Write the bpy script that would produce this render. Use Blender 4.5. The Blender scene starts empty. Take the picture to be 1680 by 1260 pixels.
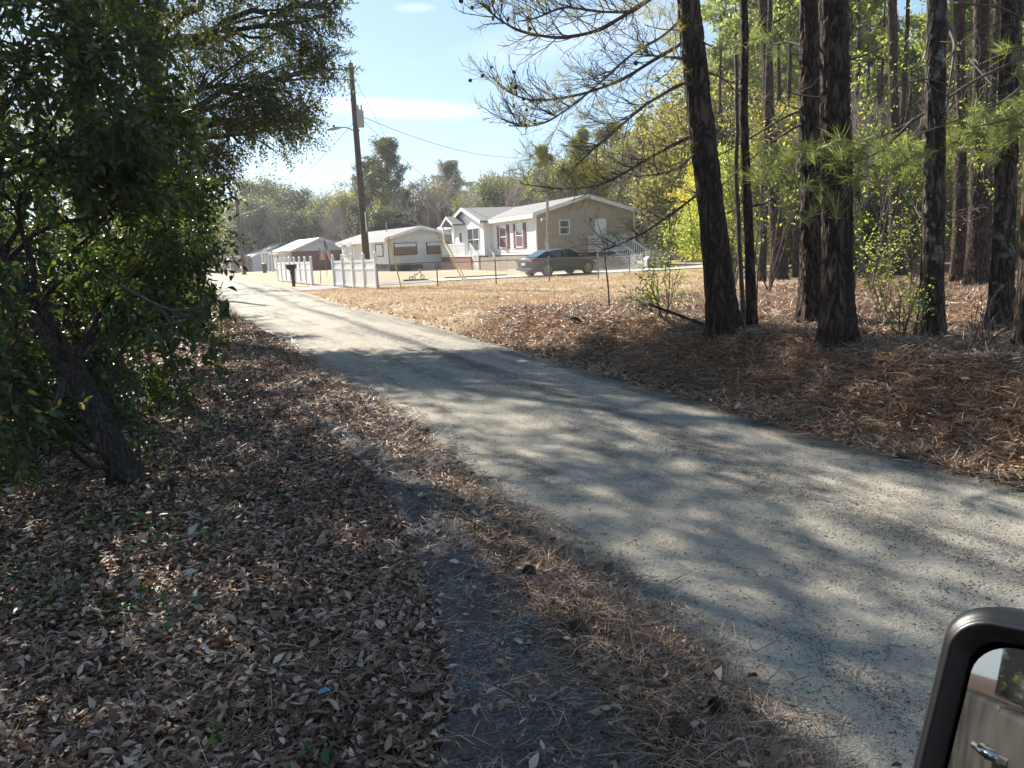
import bpy, math, random
import numpy as np
from mathutils import Vector, Matrix, noise as mnoise
R_ = math.radians
SC = bpy.context.scene
COL = SC.collection

# ------------------------------------------------------------------ camera, world, sun, exposure
FPX, CX, CY = 1250.0, 840.0, 630.0           # focal length and centre in photograph pixels (1680 x 1260)
CAMZ, PITCH, ROLL = 1.6, R_(10.1), 0.042
_fw = np.array([0, math.cos(PITCH), -math.sin(PITCH)]); _up = np.array([0, math.sin(PITCH), math.cos(PITCH)]); _rt = np.array([1., 0, 0])
_R = math.cos(ROLL) * _rt - math.sin(ROLL) * _up
_U = math.sin(ROLL) * _rt + math.cos(ROLL) * _up
cam_d = bpy.data.cameras.new('camera'); cam = bpy.data.objects.new('camera', cam_d); COL.objects.link(cam)
cam.matrix_world = Matrix(((_R[0], _U[0], -_fw[0], 0), (_R[1], _U[1], -_fw[1], 0), (_R[2], _U[2], -_fw[2], CAMZ), (0, 0, 0, 1)))
cam_d.sensor_width = 36; cam_d.lens = 36 * FPX / 1680; cam_d.clip_end = 3000; cam_d.clip_start = 0.02
SC.camera = cam

SUN_AZ = math.atan2(-0.60, 0.80)             # measured from +Y towards +X
SUN_EL = R_(33)
sun_dir = Vector((math.sin(SUN_AZ) * math.cos(SUN_EL), math.cos(SUN_AZ) * math.cos(SUN_EL), math.sin(SUN_EL)))
sl = bpy.data.lights.new('sun', 'SUN'); sl.energy = 5.0; sl.angle = R_(0.53); sl.color = (1, 0.93, 0.82)
so = bpy.data.objects.new('sun', sl); COL.objects.link(so); so.rotation_euler = (-sun_dir).to_track_quat('-Z', 'Y').to_euler(); so.location = (-30, 40, 40)

w = bpy.data.worlds.new('World'); SC.world = w; w.use_nodes = True
nt = w.node_tree; N = nt.nodes; Lk = nt.links; N.clear()
out = N.new('ShaderNodeOutputWorld'); bg = N.new('ShaderNodeBackground'); bg.inputs[1].default_value = 0.118
sky = N.new('ShaderNodeTexSky'); sky.sky_type = 'NISHITA'; sky.sun_disc = False
sky.sun_elevation = SUN_EL; sky.sun_rotation = SUN_AZ; sky.air_density = 1.0; sky.dust_density = 0.4; sky.ozone_density = 2.0
tc = N.new('ShaderNodeTexCoord'); sx = N.new('ShaderNodeSeparateXYZ'); Lk.new(tc.outputs['Generated'], sx.inputs[0])
def wm(op, a, b=None, c=None):
    n = N.new('ShaderNodeMath'); n.operation = op
    for i, v in enumerate((a, b, c)):
        if v is None: continue
        if isinstance(v, (int, float)): n.inputs[i].default_value = v
        else: Lk.new(v, n.inputs[i])
    return n.outputs[0]
el = wm('ARCSINE', sx.outputs[2]); az = wm('ARCTAN2', sx.outputs[0], sx.outputs[1])
cb = N.new('ShaderNodeCombineXYZ'); Lk.new(wm('MULTIPLY', az, 4.0), cb.inputs[0]); Lk.new(wm('MULTIPLY', el, 26.0), cb.inputs[1])
cn = N.new('ShaderNodeTexNoise'); cn.inputs['Scale'].default_value = 1.6; cn.inputs['Detail'].default_value = 6; cn.inputs['Roughness'].default_value = .6
Lk.new(cb.outputs[0], cn.inputs['Vector'])
def streak(az0, el0, wa, we, slope):
    da = wm('SUBTRACT', az, az0)
    de = wm('SUBTRACT', wm('SUBTRACT', el, el0), wm('MULTIPLY', da, slope))
    q = wm('ADD', wm('POWER', wm('ABSOLUTE', wm('DIVIDE', da, wa)), 2.0), wm('POWER', wm('ABSOLUTE', wm('DIVIDE', de, we)), 2.0))
    return wm('MAXIMUM', wm('SUBTRACT', 1.0, q), 0.0)
st = wm('ADD', streak(-.13, .175, .13, .014, -.06), wm('MULTIPLY', streak(-.10, .285, .03, .006, 0), .5))
st = wm('ADD', st, wm('MULTIPLY', streak(.12, .25, .2, .03, .1), .35))
mask = wm('MINIMUM', wm('MULTIPLY', wm('MULTIPLY', st, wm('ADD', cn.outputs[0], .15)), 1.3), 0.8)
thin = wm('MULTIPLY', wm('MAXIMUM', wm('SUBTRACT', cn.outputs[0], .6), 0.0), .6)
mask = wm('MAXIMUM', mask, thin)
mx = N.new('ShaderNodeMix'); mx.data_type = 'RGBA'; Lk.new(mask, mx.inputs[0]); gm = N.new('ShaderNodeGamma'); gm.inputs[1].default_value = .6; Lk.new(sky.outputs[0], gm.inputs[0]); tn = N.new('ShaderNodeMix'); tn.data_type = 'RGBA'; tn.blend_type = 'MULTIPLY'; tn.inputs[0].default_value = 1; tn.inputs[7].default_value = (.80, .95, 1.10, 1); Lk.new(gm.outputs[0], tn.inputs[6]); Lk.new(tn.outputs[2], mx.inputs[6]); mx.inputs[7].default_value = (3.6, 3.8, 4.0, 1)
Lk.new(mx.outputs[2], bg.inputs[0]); Lk.new(bg.outputs[0], out.inputs[0])
SC.view_settings.view_transform = 'Standard'; SC.view_settings.look = 'None'; SC.view_settings.gamma = 1; SC.view_settings.use_curve_mapping = False
SC.view_settings.exposure = 1.45
SC.cycles.max_bounces = 8; SC.cycles.transparent_max_bounces = 8; SC.cycles.use_denoising = True
SC.cycles.sample_clamp_indirect = 6

# ------------------------------------------------------------------ small helpers
def ray(px, py):
    return _fw + (px - CX) / FPX * _R + (CY - py) / FPX * _U
def G(px, py, z=0.0):                        # ground point seen at a pixel
    d = ray(px, py); t = (z - CAMZ) / d[2]; return np.array([d[0] * t, d[1] * t, z])
def at(px, py, Y):                           # point seen at a pixel, Y metres ahead
    d = ray(px, py); t = Y / d[1]; return np.array([d[0] * t, Y, CAMZ + d[2] * t])
def hor(px): return 408 + .042 * (840 - px)
def X(px, Y): return at(px, hor(px), Y)[0]
rng = np.random.default_rng(7)
def sm(a, b, x):
    t = np.clip((x - a) / (b - a), 0, 1); return t * t * (3 - 2 * t)
_perm = np.random.default_rng(3).random((256, 256))
def vn(x, y):                                # smooth value noise 0..1
    x = np.asarray(x, float); y = np.asarray(y, float)
    xi = np.floor(x).astype(int); yi = np.floor(y).astype(int); fx = x - xi; fy = y - yi
    fx = fx * fx * (3 - 2 * fx); fy = fy * fy * (3 - 2 * fy)
    a = _perm[xi & 255, yi & 255]; b = _perm[(xi + 1) & 255, yi & 255]; c = _perm[xi & 255, (yi + 1) & 255]; d = _perm[(xi + 1) & 255, (yi + 1) & 255]
    return (a * (1 - fx) + b * fx) * (1 - fy) + (c * (1 - fx) + d * fx) * fy
def fbm(x, y, o=4):
    s = 0; a = .5
    for i in range(o): s = s + a * vn(x * 2 ** i + 17 * i, y * 2 ** i + 31 * i); a *= .5
    return s

def tag(o, label=None, cat=None, group=None, kind=None, category=None):
    cat = cat or category
    if label: o['label'] = label
    if cat: o['category'] = cat
    if group: o['group'] = group
    if kind: o['kind'] = kind
    return o
def empty(name, loc, rz=0, **k):
    o = bpy.data.objects.new(name, None); COL.objects.link(o); o.location = tuple(float(v) for v in loc); o.rotation_euler = (0, 0, rz); o.empty_display_size = .2
    return tag(o, **k)
def link(name, me, m, parent=None, smooth=False):
    if m is not None: me.materials.append(m)
    if smooth: me.polygons.foreach_set('use_smooth', [True] * len(me.polygons))
    o = bpy.data.objects.new(name, me); COL.objects.link(o)
    if parent is not None: o.parent = parent
    return o
def npmesh(name, V, F, m, parent=None, smooth=False, uv=None):
    """V (n,3), F (k,c) numpy arrays"""
    me = bpy.data.meshes.new(name); V = np.ascontiguousarray(V, dtype=np.float32); F = np.ascontiguousarray(F, dtype=np.int32)
    me.vertices.add(len(V)); me.vertices.foreach_set('co', V.ravel())
    c = F.shape[1]; me.loops.add(F.size); me.loops.foreach_set('vertex_index', F.ravel())
    me.polygons.add(len(F)); me.polygons.foreach_set('loop_start', np.arange(0, F.size, c, dtype=np.int32))
    try: me.polygons.foreach_set('loop_total', np.full(len(F), c, dtype=np.int32))
    except Exception: pass
    if uv is not None:
        l = me.uv_layers.new(name='uv'); l.data.foreach_set('uv', np.ascontiguousarray(uv[F.ravel()], dtype=np.float32).ravel())
    me.update(calc_edges=True)
    return link(name, me, m, parent, smooth)
def dup_tree(o, parent=None, **k):
    c = o.copy(); COL.objects.link(c); c.parent = parent
    for ch in o.children: dup_tree(ch, c)
    for kk, v in k.items(): c[kk] = v
    return c

class MB:
    def __init__(s): s.v = []; s.f = []
    def add(s, v, f):
        n = len(s.v); s.v.extend([tuple(p) for p in v]); s.f.extend([tuple(i + n for i in q) for q in f]); return s
    def box(s, x0, x1, y0, y1, z0, z1):
        v = [(x, y, z) for x in (x0, x1) for y in (y0, y1) for z in (z0, z1)]
        return s.add(v, [(0, 1, 3, 2), (4, 6, 7, 5), (0, 4, 5, 1), (2, 3, 7, 6), (0, 2, 6, 4), (1, 5, 7, 3)])
    def bar(s, a, b, w_, h_=None, upv=(0, 0, 1)):
        h_ = h_ or w_; a = Vector(a); b = Vector(b); d = (b - a).normalized(); u = Vector(upv)
        if abs(d.dot(u)) > .99: u = Vector((0, 1, 0))
        r = d.cross(u).normalized(); u = r.cross(d)
        v = [p + r * (sx_ * w_ / 2) + u * (sy_ * h_ / 2) for p in (a, b) for sx_, sy_ in ((-1, -1), (1, -1), (1, 1), (-1, 1))]
        return s.add(v, [(3, 2, 1, 0), (4, 5, 6, 7), (0, 1, 5, 4), (1, 2, 6, 5), (2, 3, 7, 6), (3, 0, 4, 7)])
    def tube(s, pts, rad, k=6, cap=True):
        pts = [Vector(p) for p in pts]; n = len(pts)
        if not hasattr(rad, '__len__'): rad = [rad] * n
        base = len(s.v); prev = None
        for i, p in enumerate(pts):
            d = (pts[min(i + 1, n - 1)] - pts[max(i - 1, 0)]).normalized()
            if prev is None:
                a = Vector((1, 0, 0)) if abs(d.x) < .8 else Vector((0, 1, 0)); r = d.cross(a).normalized()
            else: r = (prev - d * prev.dot(d)).normalized()
            prev = r; u = d.cross(r)
            for j in range(k):
                t = 2 * math.pi * j / k; q = p + (r * math.cos(t) + u * math.sin(t)) * rad[i]; s.v.append((q.x, q.y, q.z))
        for i in range(n - 1):
            for j in range(k):
                a = base + i * k + j; b = base + i * k + (j + 1) % k; s.f.append((a, b, b + k, a + k))
        if cap: s.f.append(tuple(base + j for j in range(k))[::-1]); s.f.append(tuple(base + (n - 1) * k + j for j in range(k)))
        return s
    def prism(s, poly, y0, y1):              # polygon in x,z extruded along y
        n = len(poly); v = [(x, y0, z) for x, z in poly] + [(x, y1, z) for x, z in poly]
        f = [tuple(range(n)), tuple(range(2 * n - 1, n - 1, -1))] + [(i, i + n, (i + 1) % n + n, (i + 1) % n) for i in range(n)]
        return s.add(v, f)
    def prismx(s, poly, x0, x1):             # polygon in y,z extruded along x
        n = len(poly); v = [(x0, y, z) for y, z in poly] + [(x1, y, z) for y, z in poly]
        f = [tuple(range(n)), tuple(range(2 * n - 1, n - 1, -1))] + [(i, i + n, (i + 1) % n + n, (i + 1) % n) for i in range(n)]
        return s.add(v, f)
    def lathe(s, prof, c=(0, 0, 0), k=12):   # prof: (r, z)
        base = len(s.v)
        for r, z in prof:
            for j in range(k):
                t = 2 * math.pi * j / k; s.v.append((c[0] + r * math.cos(t), c[1] + r * math.sin(t), c[2] + z))
        for i in range(len(prof) - 1):
            for j in range(k):
                a = base + i * k + j; b = base + i * k + (j + 1) % k; s.f.append((a, b, b + k, a + k))
        s.f.append(tuple(base + j for j in range(k))[::-1]); s.f.append(tuple(base + (len(prof) - 1) * k + j for j in range(k)))
        return s
    def build(s, name, m, parent=None, smooth=False, bevel=0):
        me = bpy.data.meshes.new(name); me.from_pydata(s.v, [], s.f)
        import bmesh
        if len(s.f) < 60000:
            bm = bmesh.new(); bm.from_mesh(me); bmesh.ops.recalc_face_normals(bm, faces=bm.faces)
            bm.to_mesh(me); bm.free()
        me.update()
        o = link(name, me, m, parent, smooth)
        if bevel:
            b = o.modifiers.new('bevel', 'BEVEL'); b.width = bevel; b.segments = 2; b.limit_method = 'ANGLE'
        return o

# ------------------------------------------------------------------ materials
def newmat(name):
    m = bpy.data.materials.new(name); m.use_nodes = True; t = m.node_tree; t.nodes.clear()
    o = t.nodes.new('ShaderNodeOutputMaterial'); p = t.nodes.new('ShaderNodeBsdfPrincipled'); t.links.new(p.outputs[0], o.inputs[0])
    return m, t, p, o
def nn(t, typ, **k):
    n = t.nodes.new(typ)
    for a, v in k.items(): setattr(n, a, v)
    return n
def noise_node(t, scale, vec=None, detail=5, rough=.6, stretch=None):
    n = nn(t, 'ShaderNodeTexNoise'); n.inputs['Scale'].default_value = scale; n.inputs['Detail'].default_value = detail; n.inputs['Roughness'].default_value = rough
    if vec is not None:
        if stretch:
            mp = nn(t, 'ShaderNodeMapping'); mp.inputs['Scale'].default_value = stretch; t.links.new(vec, mp.inputs[0]); vec = mp.outputs[0]
        t.links.new(vec, n.inputs['Vector'])
    return n.outputs[0]
def ramp(t, fac, stops):
    r = nn(t, 'ShaderNodeValToRGB'); e = r.color_ramp.elements
    while len(e) > 1: e.remove(e[-1])
    e[0].position = stops[0][0]; e[0].color = (*stops[0][1], 1)
    for p, c in stops[1:]:
        x = e.new(p); x.color = (*c, 1)
    t.links.new(fac, r.inputs[0]); return r.outputs[0]
def mixc(t, fac, a, b, mode='MIX'):
    n = nn(t, 'ShaderNodeMix', data_type='RGBA', blend_type=mode)
    for i, v in ((0, fac), (6, a), (7, b)):
        if isinstance(v, (int, float)): n.inputs[i].default_value = v
        elif isinstance(v, tuple): n.inputs[i].default_value = (*v, 1)
        else: t.links.new(v, n.inputs[i])
    return n.outputs[2]
def mth(t, op, a, b=0.0):
    n = nn(t, 'ShaderNodeMath', operation=op)
    for i, v in enumerate((a, b)):
        if isinstance(v, (int, float)): n.inputs[i].default_value = v
        else: t.links.new(v, n.inputs[i])
    return n.outputs[0]
def maprange(t, v, a, b, c=0., d=1.):
    n = nn(t, 'ShaderNodeMapRange'); t.links.new(v, n.inputs[0])
    for i, q in enumerate((a, b, c, d)): n.inputs[i + 1].default_value = q
    return n.outputs[0]
def bump(t, p, h, strength=.5, dist=.02):
    b = nn(t, 'ShaderNodeBump'); b.inputs['Strength'].default_value = strength; b.inputs['Distance'].default_value = dist
    t.links.new(h, b.inputs['Height']); t.links.new(b.outputs[0], p.inputs['Normal'])
def objco(t): return nn(t, 'ShaderNodeTexCoord').outputs['Object']
def worldco(t): return nn(t, 'ShaderNodeNewGeometry').outputs['Position']
def simple(name, c, rough=.6, metal=0, var=.12, scale=6, bmp=0, c2=None, spec=.5):
    m, t, p, o = newmat(name); p.inputs['Roughness'].default_value = rough; p.inputs['Metallic'].default_value = metal
    p.inputs['Specular IOR Level'].default_value = spec
    co = objco(t); n = noise_node(t, scale, co)
    c2 = c2 or tuple(v * (1 - var * 2) for v in c); c1 = tuple(min(1, v * (1 + var)) for v in c)
    t.links.new(ramp(t, n, [(.3, c2), (.7, c1)]), p.inputs['Base Color'])
    if bmp: bump(t, p, noise_node(t, scale * 8, co), bmp, .01)
    return m
def leafmat(name, stops, transl=.35, rough=.45, tcol=None, spec=.5):
    m, t, p, o = newmat(name); g = nn(t, 'ShaderNodeNewGeometry')
    c = ramp(t, g.outputs['Random Per Island'], stops)
    n = noise_node(t, .9, worldco(t), 2)
    c = mixc(t, 1.0, c, ramp(t, n, [(.3, (.72, .72, .72)), (.7, (1.2, 1.2, 1.15))]), 'MULTIPLY')
    t.links.new(c, p.inputs['Base Color']); p.inputs['Roughness'].default_value = rough; p.inputs['Specular IOR Level'].default_value = spec
    if transl:
        tr = nn(t, 'ShaderNodeBsdfTranslucent'); t.links.new(mixc(t, 1.0, c, tcol or (1.5, 1.6, .7), 'MULTIPLY'), tr.inputs[0])
        ms = nn(t, 'ShaderNodeMixShader'); ms.inputs[0].default_value = transl
        t.links.new(p.outputs[0], ms.inputs[1]); t.links.new(tr.outputs[0], ms.inputs[2]); t.links.new(ms.outputs[0], o.inputs[0])
    return m
M = {}
M['laurel'] = leafmat('laurel_leaf', [(0, (.032, .055, .018)), (.6, (.06, .095, .03)), (.93, (.12, .15, .045)), (1, (.22, .15, .06))], .45, .36)
M['oakleaf'] = leafmat('oak_leaf', [(0, (.045, .058, .025)), (.6, (.085, .10, .038)), (.9, (.16, .16, .06)), (1, (.26, .18, .08))], .45, .45)
M['brightleaf'] = leafmat('understory_leaf', [(0, (.12, .16, .05)), (.5, (.22, .27, .08)), (1, (.40, .38, .14))], .6, .45)
M['yellowleaf'] = leafmat('yellow_leaf', [(0, (.18, .20, .07)), (.5, (.33, .30, .09)), (.85, (.48, .37, .09)), (1, (.50, .24, .04))], .6, .5)
M['greyleaf'] = leafmat('grey_green_leaf', [(0, (.07, .08, .05)), (.5, (.16, .17, .11)), (1, (.38, .37, .29))], .3, .5)
M['darkleaf'] = leafmat('dark_evergreen_leaf', [(0, (.02, .03, .018)), (.6, (.042, .055, .03)), (1, (.11, .11, .07))], .25, .5)
M['oliveleaf'] = leafmat('olive_leaf', [(0, (.10, .10, .045)), (.6, (.20, .19, .08)), (1, (.38, .31, .15))], .5, .5)
M['needle'] = leafmat('pine_needle', [(0, (.12, .15, .055)), (.5, (.23, .27, .10)), (.9, (.37, .40, .18)), (1, (.42, .32, .11))], .5, .4, (1.3, 1.4, .8))
M['farneedle'] = leafmat('far_pine_needle', [(0, (.03, .04, .02)), (.6, (.065, .08, .035)), (1, (.16, .15, .07))], .35, .5)
M['drytuft'] = leafmat('sparse_needle', [(0, (.20, .15, .07)), (.5, (.27, .28, .10)), (1, (.30, .20, .11))], .5, .5)
M['litter'] = leafmat('fallen_leaf', [(0, (.08, .038, .022)), (.35, (.21, .115, .07)), (.7, (.37, .24, .165)), (.9, (.54, .42, .33)), (1, (.66, .56, .46))], .12, .6, (1.2, 1., .8))
M['straw'] = leafmat('fallen_needle', [(0, (.075, .04, .025)), (.4, (.23, .135, .08)), (.75, (.45, .31, .20)), (1, (.64, .51, .37))], .1, .5, (1.2, 1., .8))
M['drygrass'] = leafmat('dry_grass', [(0, (.34, .265, .185)), (.6, (.50, .41, .30)), (1, (.64, .56, .43))], .3, .6, (1.2, 1., .8))
M['weed'] = leafmat('weed_leaf', [(0, (.03, .09, .02)), (.7, (.06, .15, .03)), (1, (.15, .18, .04))], .35, .4)
M['twig'] = simple('twig', (.10, .08, .065), .8)
M['greytwig'] = simple('grey_twig', (.36, .31, .26), .85, c2=(.23, .19, .155))

def barkmat(name, ca, cb_, cc, sx_=1., zs=.28, scale=14, lichen=None):
    m, t, p, o = newmat(name); co = objco(t); p.inputs['Roughness'].default_value = .9; p.inputs['Specular IOR Level'].default_value = .2
    mp = nn(t, 'ShaderNodeMapping'); mp.inputs['Scale'].default_value = (1, 1, zs); t.links.new(co, mp.inputs[0])
    wob = nn(t, 'ShaderNodeVectorMath', operation='ADD'); nz = nn(t, 'ShaderNodeTexNoise'); nz.inputs['Scale'].default_value = 9; t.links.new(mp.outputs[0], nz.inputs['Vector'])
    sc = nn(t, 'ShaderNodeVectorMath', operation='SCALE'); sc.inputs['Scale'].default_value = .22; t.links.new(nz.outputs['Color'], sc.inputs[0])
    t.links.new(mp.outputs[0], wob.inputs[0]); t.links.new(sc.outputs[0], wob.inputs[1])
    v = nn(t, 'ShaderNodeTexVoronoi', feature='DISTANCE_TO_EDGE'); v.inputs['Scale'].default_value = scale; t.links.new(wob.outputs[0], v.inputs['Vector'])
    v2 = nn(t, 'ShaderNodeTexVoronoi'); v2.inputs['Scale'].default_value = scale; t.links.new(wob.outputs[0], v2.inputs['Vector'])
    g = maprange(t, v.outputs['Distance'], 0, .3)
    n = noise_node(t, 30, co, 6, .7)
    c = mixc(t, n, cb_, cc); c = mixc(t, g, ca, c)
    sp = nn(t, 'ShaderNodeSeparateColor'); t.links.new(v2.outputs['Color'], sp.inputs[0])
    c = mixc(t, 1.0, c, ramp(t, sp.outputs[0], [(0, (.65, .65, .65)), (1, (1.35, 1.3, 1.25))]), 'MULTIPLY')
    if lichen:
        ln = noise_node(t, 6, co, 4, .7); c = mixc(t, maprange(t, ln, .56, .66, 0, .75), c, lichen)
    t.links.new(c, p.inputs['Base Color'])
    h = mth(t, 'ADD', g, mth(t, 'MULTIPLY', n, .6)); bump(t, p, h, .9, .012)
    return m
M['pinebark'] = barkmat('pine_bark', (.014, .010, .009), (.05, .034, .027), (.12, .085, .068))
M['pinebark_l'] = barkmat('pine_bark_lichen', (.018, .014, .012), (.065, .048, .04), (.14, .11, .088), lichen=(.25, .26, .22))
M['oakbark'] = barkmat('oak_bark', (.04, .033, .028), (.075, .06, .048), (.12, .098, .08), zs=.25, scale=30)
M['smoothbark'] = simple('smooth_bark', (.12, .10, .085), .85, scale=14, bmp=.5, c2=(.055, .042, .035))
M['farbark'] = simple('far_bark', (.15, .12, .10), .9, scale=3, c2=(.07, .05, .04))

# ground
def groundmat():
    m, t, p, o = newmat('ground'); co = worldco(t); p.inputs['Roughness'].default_value = .95; p.inputs['Specular IOR Level'].default_value = .1
    a = nn(t, 'ShaderNodeAttribute', attribute_name='zone'); s = nn(t, 'ShaderNodeSeparateColor'); t.links.new(a.outputs['Color'], s.inputs[0])
    n1 = noise_node(t, 1.3, co, 6, .65); n2 = noise_node(t, 22, co, 6, .75); n3 = noise_node(t, 90, co, 3, .7)
    soil = ramp(t, n2, [(.3, (.05, .03, .02)), (.55, (.12, .075, .05)), (.75, (.22, .15, .10))])
    straw = ramp(t, n2, [(.35, (.09, .045, .026)), (.52, (.30, .165, .09)), (.72, (.56, .38, .23))])
    lawn = ramp(t, n2, [(.3, (.36, .27, .175)), (.5, (.50, .395, .265)), (.72, (.62, .52, .37))])
    lawn = mixc(t, maprange(t, n1, .48, .68, 0, .7), lawn, ramp(t, n2, [(.3, (.27, .17, .09)), (.7, (.42, .30, .17))]))
    c = mixc(t, s.outputs[0], soil, straw); c = mixc(t, s.outputs[1], c, lawn)
    green = mixc(t, n3, (.14, .17, .05), (.30, .30, .12)); c = mixc(t, mth(t, 'MULTIPLY', s.outputs[2], maprange(t, n2, .35, .6)), c, green)
    c = mixc(t, 1., c, ramp(t, n3, [(.3, (.7, .7, .7)), (.7, (1.25, 1.25, 1.25))]), 'MULTIPLY')
    t.links.new(c, p.inputs['Base Color']); bump(t, p, mth(t, 'ADD', n2, n3), .9, .03); return m
M['ground'] = groundmat()
def roadmat():
    m, t, p, o = newmat('sandy_road'); co = worldco(t); p.inputs['Roughness'].default_value = .85; p.inputs['Specular IOR Level'].default_value = .25
    uv = nn(t, 'ShaderNodeUVMap', uv_map='uv').outputs[0]
    su = nn(t, 'ShaderNodeSeparateXYZ'); t.links.new(uv, su.inputs[0])
    streak_ = noise_node(t, 1, uv, 5, .6, (9, .22, 1)); n1 = noise_node(t, .9, co, 5, .6); n2 = noise_node(t, 55, co, 4, .8); n4 = noise_node(t, 9, co, 5, .7)
    # wheel tracks: darker exposed asphalt at two positions across the road
    def band(c0, w_):
        return maprange(t, mth(t, 'ABSOLUTE', mth(t, 'SUBTRACT', su.outputs[0], c0)), 0, w_, 1, 0)
    tr = mth(t, 'MAXIMUM', band(.62, .10), mth(t, 'MULTIPLY', band(.93, .10), .9))
    tr = mth(t, 'MAXIMUM', tr, mth(t, 'MULTIPLY', band(.04, .05), .5))
    fac = mth(t, 'ADD', mth(t, 'MULTIPLY', streak_, 1.0), mth(t, 'MULTIPLY', tr, .24)); fac = mth(t, 'ADD', fac, mth(t, 'MULTIPLY', n1, .45)); fac = mth(t, 'ADD', fac, mth(t, 'MULTIPLY', n4, .3))
    base = mixc(t, maprange(t, fac, .90, 1.24), (.39, .358, .295), (.20, .19, .176))
    n5 = noise_node(t, 130, co, 3, .75); n6 = noise_node(t, 26, co, 4, .8); n7 = noise_node(t, 3.2, co, 4, .7)
    clus = mth(t, 'ADD', mth(t, 'MULTIPLY', n6, .55), mth(t, 'MULTIPLY', n7, .35)); clus = mth(t, 'ADD', clus, mth(t, 'MULTIPLY', maprange(t, fac, .80, 1.30), .30))
    speck = maprange(t, mth(t, 'ADD', n5, mth(t, 'MULTIPLY', clus, .62)), .885, .97)
    v = nn(t, 'ShaderNodeTexVoronoi'); v.inputs['Scale'].default_value = 48; t.links.new(co, v.inputs['Vector'])
    vs = nn(t, 'ShaderNodeSeparateColor'); t.links.new(v.outputs['Color'], vs.inputs[0])
    big = mth(t, 'MULTIPLY', mth(t, 'LESS_THAN', vs.outputs[0], mth(t, 'MULTIPLY', clus, .16)), maprange(t, v.outputs['Distance'], .2, .42, 1, 0))
    speck = mth(t, 'MAXIMUM', speck, big)
    c = mixc(t, mth(t, 'MULTIPLY', speck, .78), base, (.07, .064, .06))
    c = mixc(t, 1., c, ramp(t, n2, [(.3, (.74, .74, .74)), (.7, (1.2, 1.2, 1.2))]), 'MULTIPLY')
    n8 = noise_node(t, .45, co, 4, .6); c = mixc(t, 1., c, ramp(t, n8, [(.3, (.82, .83, .85)), (.7, (1.12, 1.1, 1.05))]), 'MULTIPLY')
    # hairline cracks of the old surface
    ck = nn(t, 'ShaderNodeTexVoronoi', feature='DISTANCE_TO_EDGE'); ck.inputs['Scale'].default_value = 1.1
    va = nn(t, 'ShaderNodeVectorMath', operation='ADD'); nz = nn(t, 'ShaderNodeTexNoise'); nz.inputs['Scale'].default_value = 2.5; nz.inputs['Detail'].default_value = 6; t.links.new(co, nz.inputs['Vector']); t.links.new(co, va.inputs[0]); t.links.new(nz.outputs['Color'], va.inputs[1]); t.links.new(va.outputs[0], ck.inputs['Vector'])
    crack = mth(t, 'MULTIPLY', maprange(t, ck.outputs['Distance'], .0, .012, 1, 0), maprange(t, n1, .5, .62)); c = mixc(t, mth(t, 'MULTIPLY', crack, .4), c, (.09, .08, .07))
    t.links.new(c, p.inputs['Base Color']); bump(t, p, mth(t, 'SUBTRACT', mth(t, 'ADD', mth(t, 'MULTIPLY', speck, .8), mth(t, 'ADD', n2, n6)), crack), 1., .012); return m
M['road'] = roadmat()
def gravelmat():
    m, t, p, o = newmat('old_asphalt'); co = worldco(t); p.inputs['Roughness'].default_value = .8
    v = nn(t, 'ShaderNodeTexVoronoi'); v.inputs['Scale'].default_value = 95; t.links.new(co, v.inputs['Vector'])
    vs = nn(t, 'ShaderNodeSeparateColor'); t.links.new(v.outputs['Color'], vs.inputs[0]); n = noise_node(t, 3, co, 6, .7)
    c = ramp(t, vs.outputs[0], [(0, (.04, .04, .041)), (.6, (.09, .089, .089)), (1, (.25, .245, .235))])
    c = mixc(t, maprange(t, n, .4, .7), c, (.09, .07, .055))
    t.links.new(c, p.inputs['Base Color']); bump(t, p, mth(t, 'MULTIPLY', v.outputs['Distance'], -1.), 1., .012); return m
M['gravel'] = gravelmat()
M['concrete'] = simple('concrete', (.50, .47, .42), .85, scale=2, bmp=.3)
M['asphalt_drive'] = simple('drive_asphalt', (.17, .17, .17), .85, scale=3, bmp=.3)
# ------------------------------------------------------------------ terrain and road
_L = np.array([(4.2, -8), (2.9, -4), (1.6, 0), (.85, 2.08), (.62, 2.9), (.42, 3.6), (-.08, 4.5), (-.52, 5.64), (-1.0, 7.2), (-1.68, 8.59), (-2.65, 10.59), (-3.95, 13.7), (-5.4, 16.84), (-9.67, 26.16), (-19.45, 49.32), (-36.5, 89.8), (-70, 165), (-110, 250)])
_Rr = np.array([(9.3, -8), (7.2, -4), (5.2, 0), (3.16, 4.54), (2.61, 5.68), (1.8, 7.79), (.54, 10.86), (-1.1, 15.07), (-3.1, 19.87), (-5.0, 23.7), (-7.3, 29.65), (-9.8, 35.75), (-17.8, 55.2), (-32.6, 89.8), (-65, 165), (-104, 250)])
_ys = np.linspace(-8, 250, 2600)
def _smooth(a, n):
    k = np.ones(n) / n; return np.convolve(np.pad(a, n, mode='edge'), k, mode='same')[n:-n]
_xl = _smooth(np.interp(_ys, _L[:, 1], _L[:, 0]), 15); _xr = _smooth(np.interp(_ys, _Rr[:, 1], _Rr[:, 0]), 21)
def xL(y): return np.interp(y, _ys, _xl)
def xR(y): return np.interp(y, _ys, _xr)
def base_h(x, y):
    z = -.0035 * np.maximum(0, y - 40)
    return np.where(x > -2, z * np.clip(1 - (x + 2) / 20, 0, 1), z)
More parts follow.
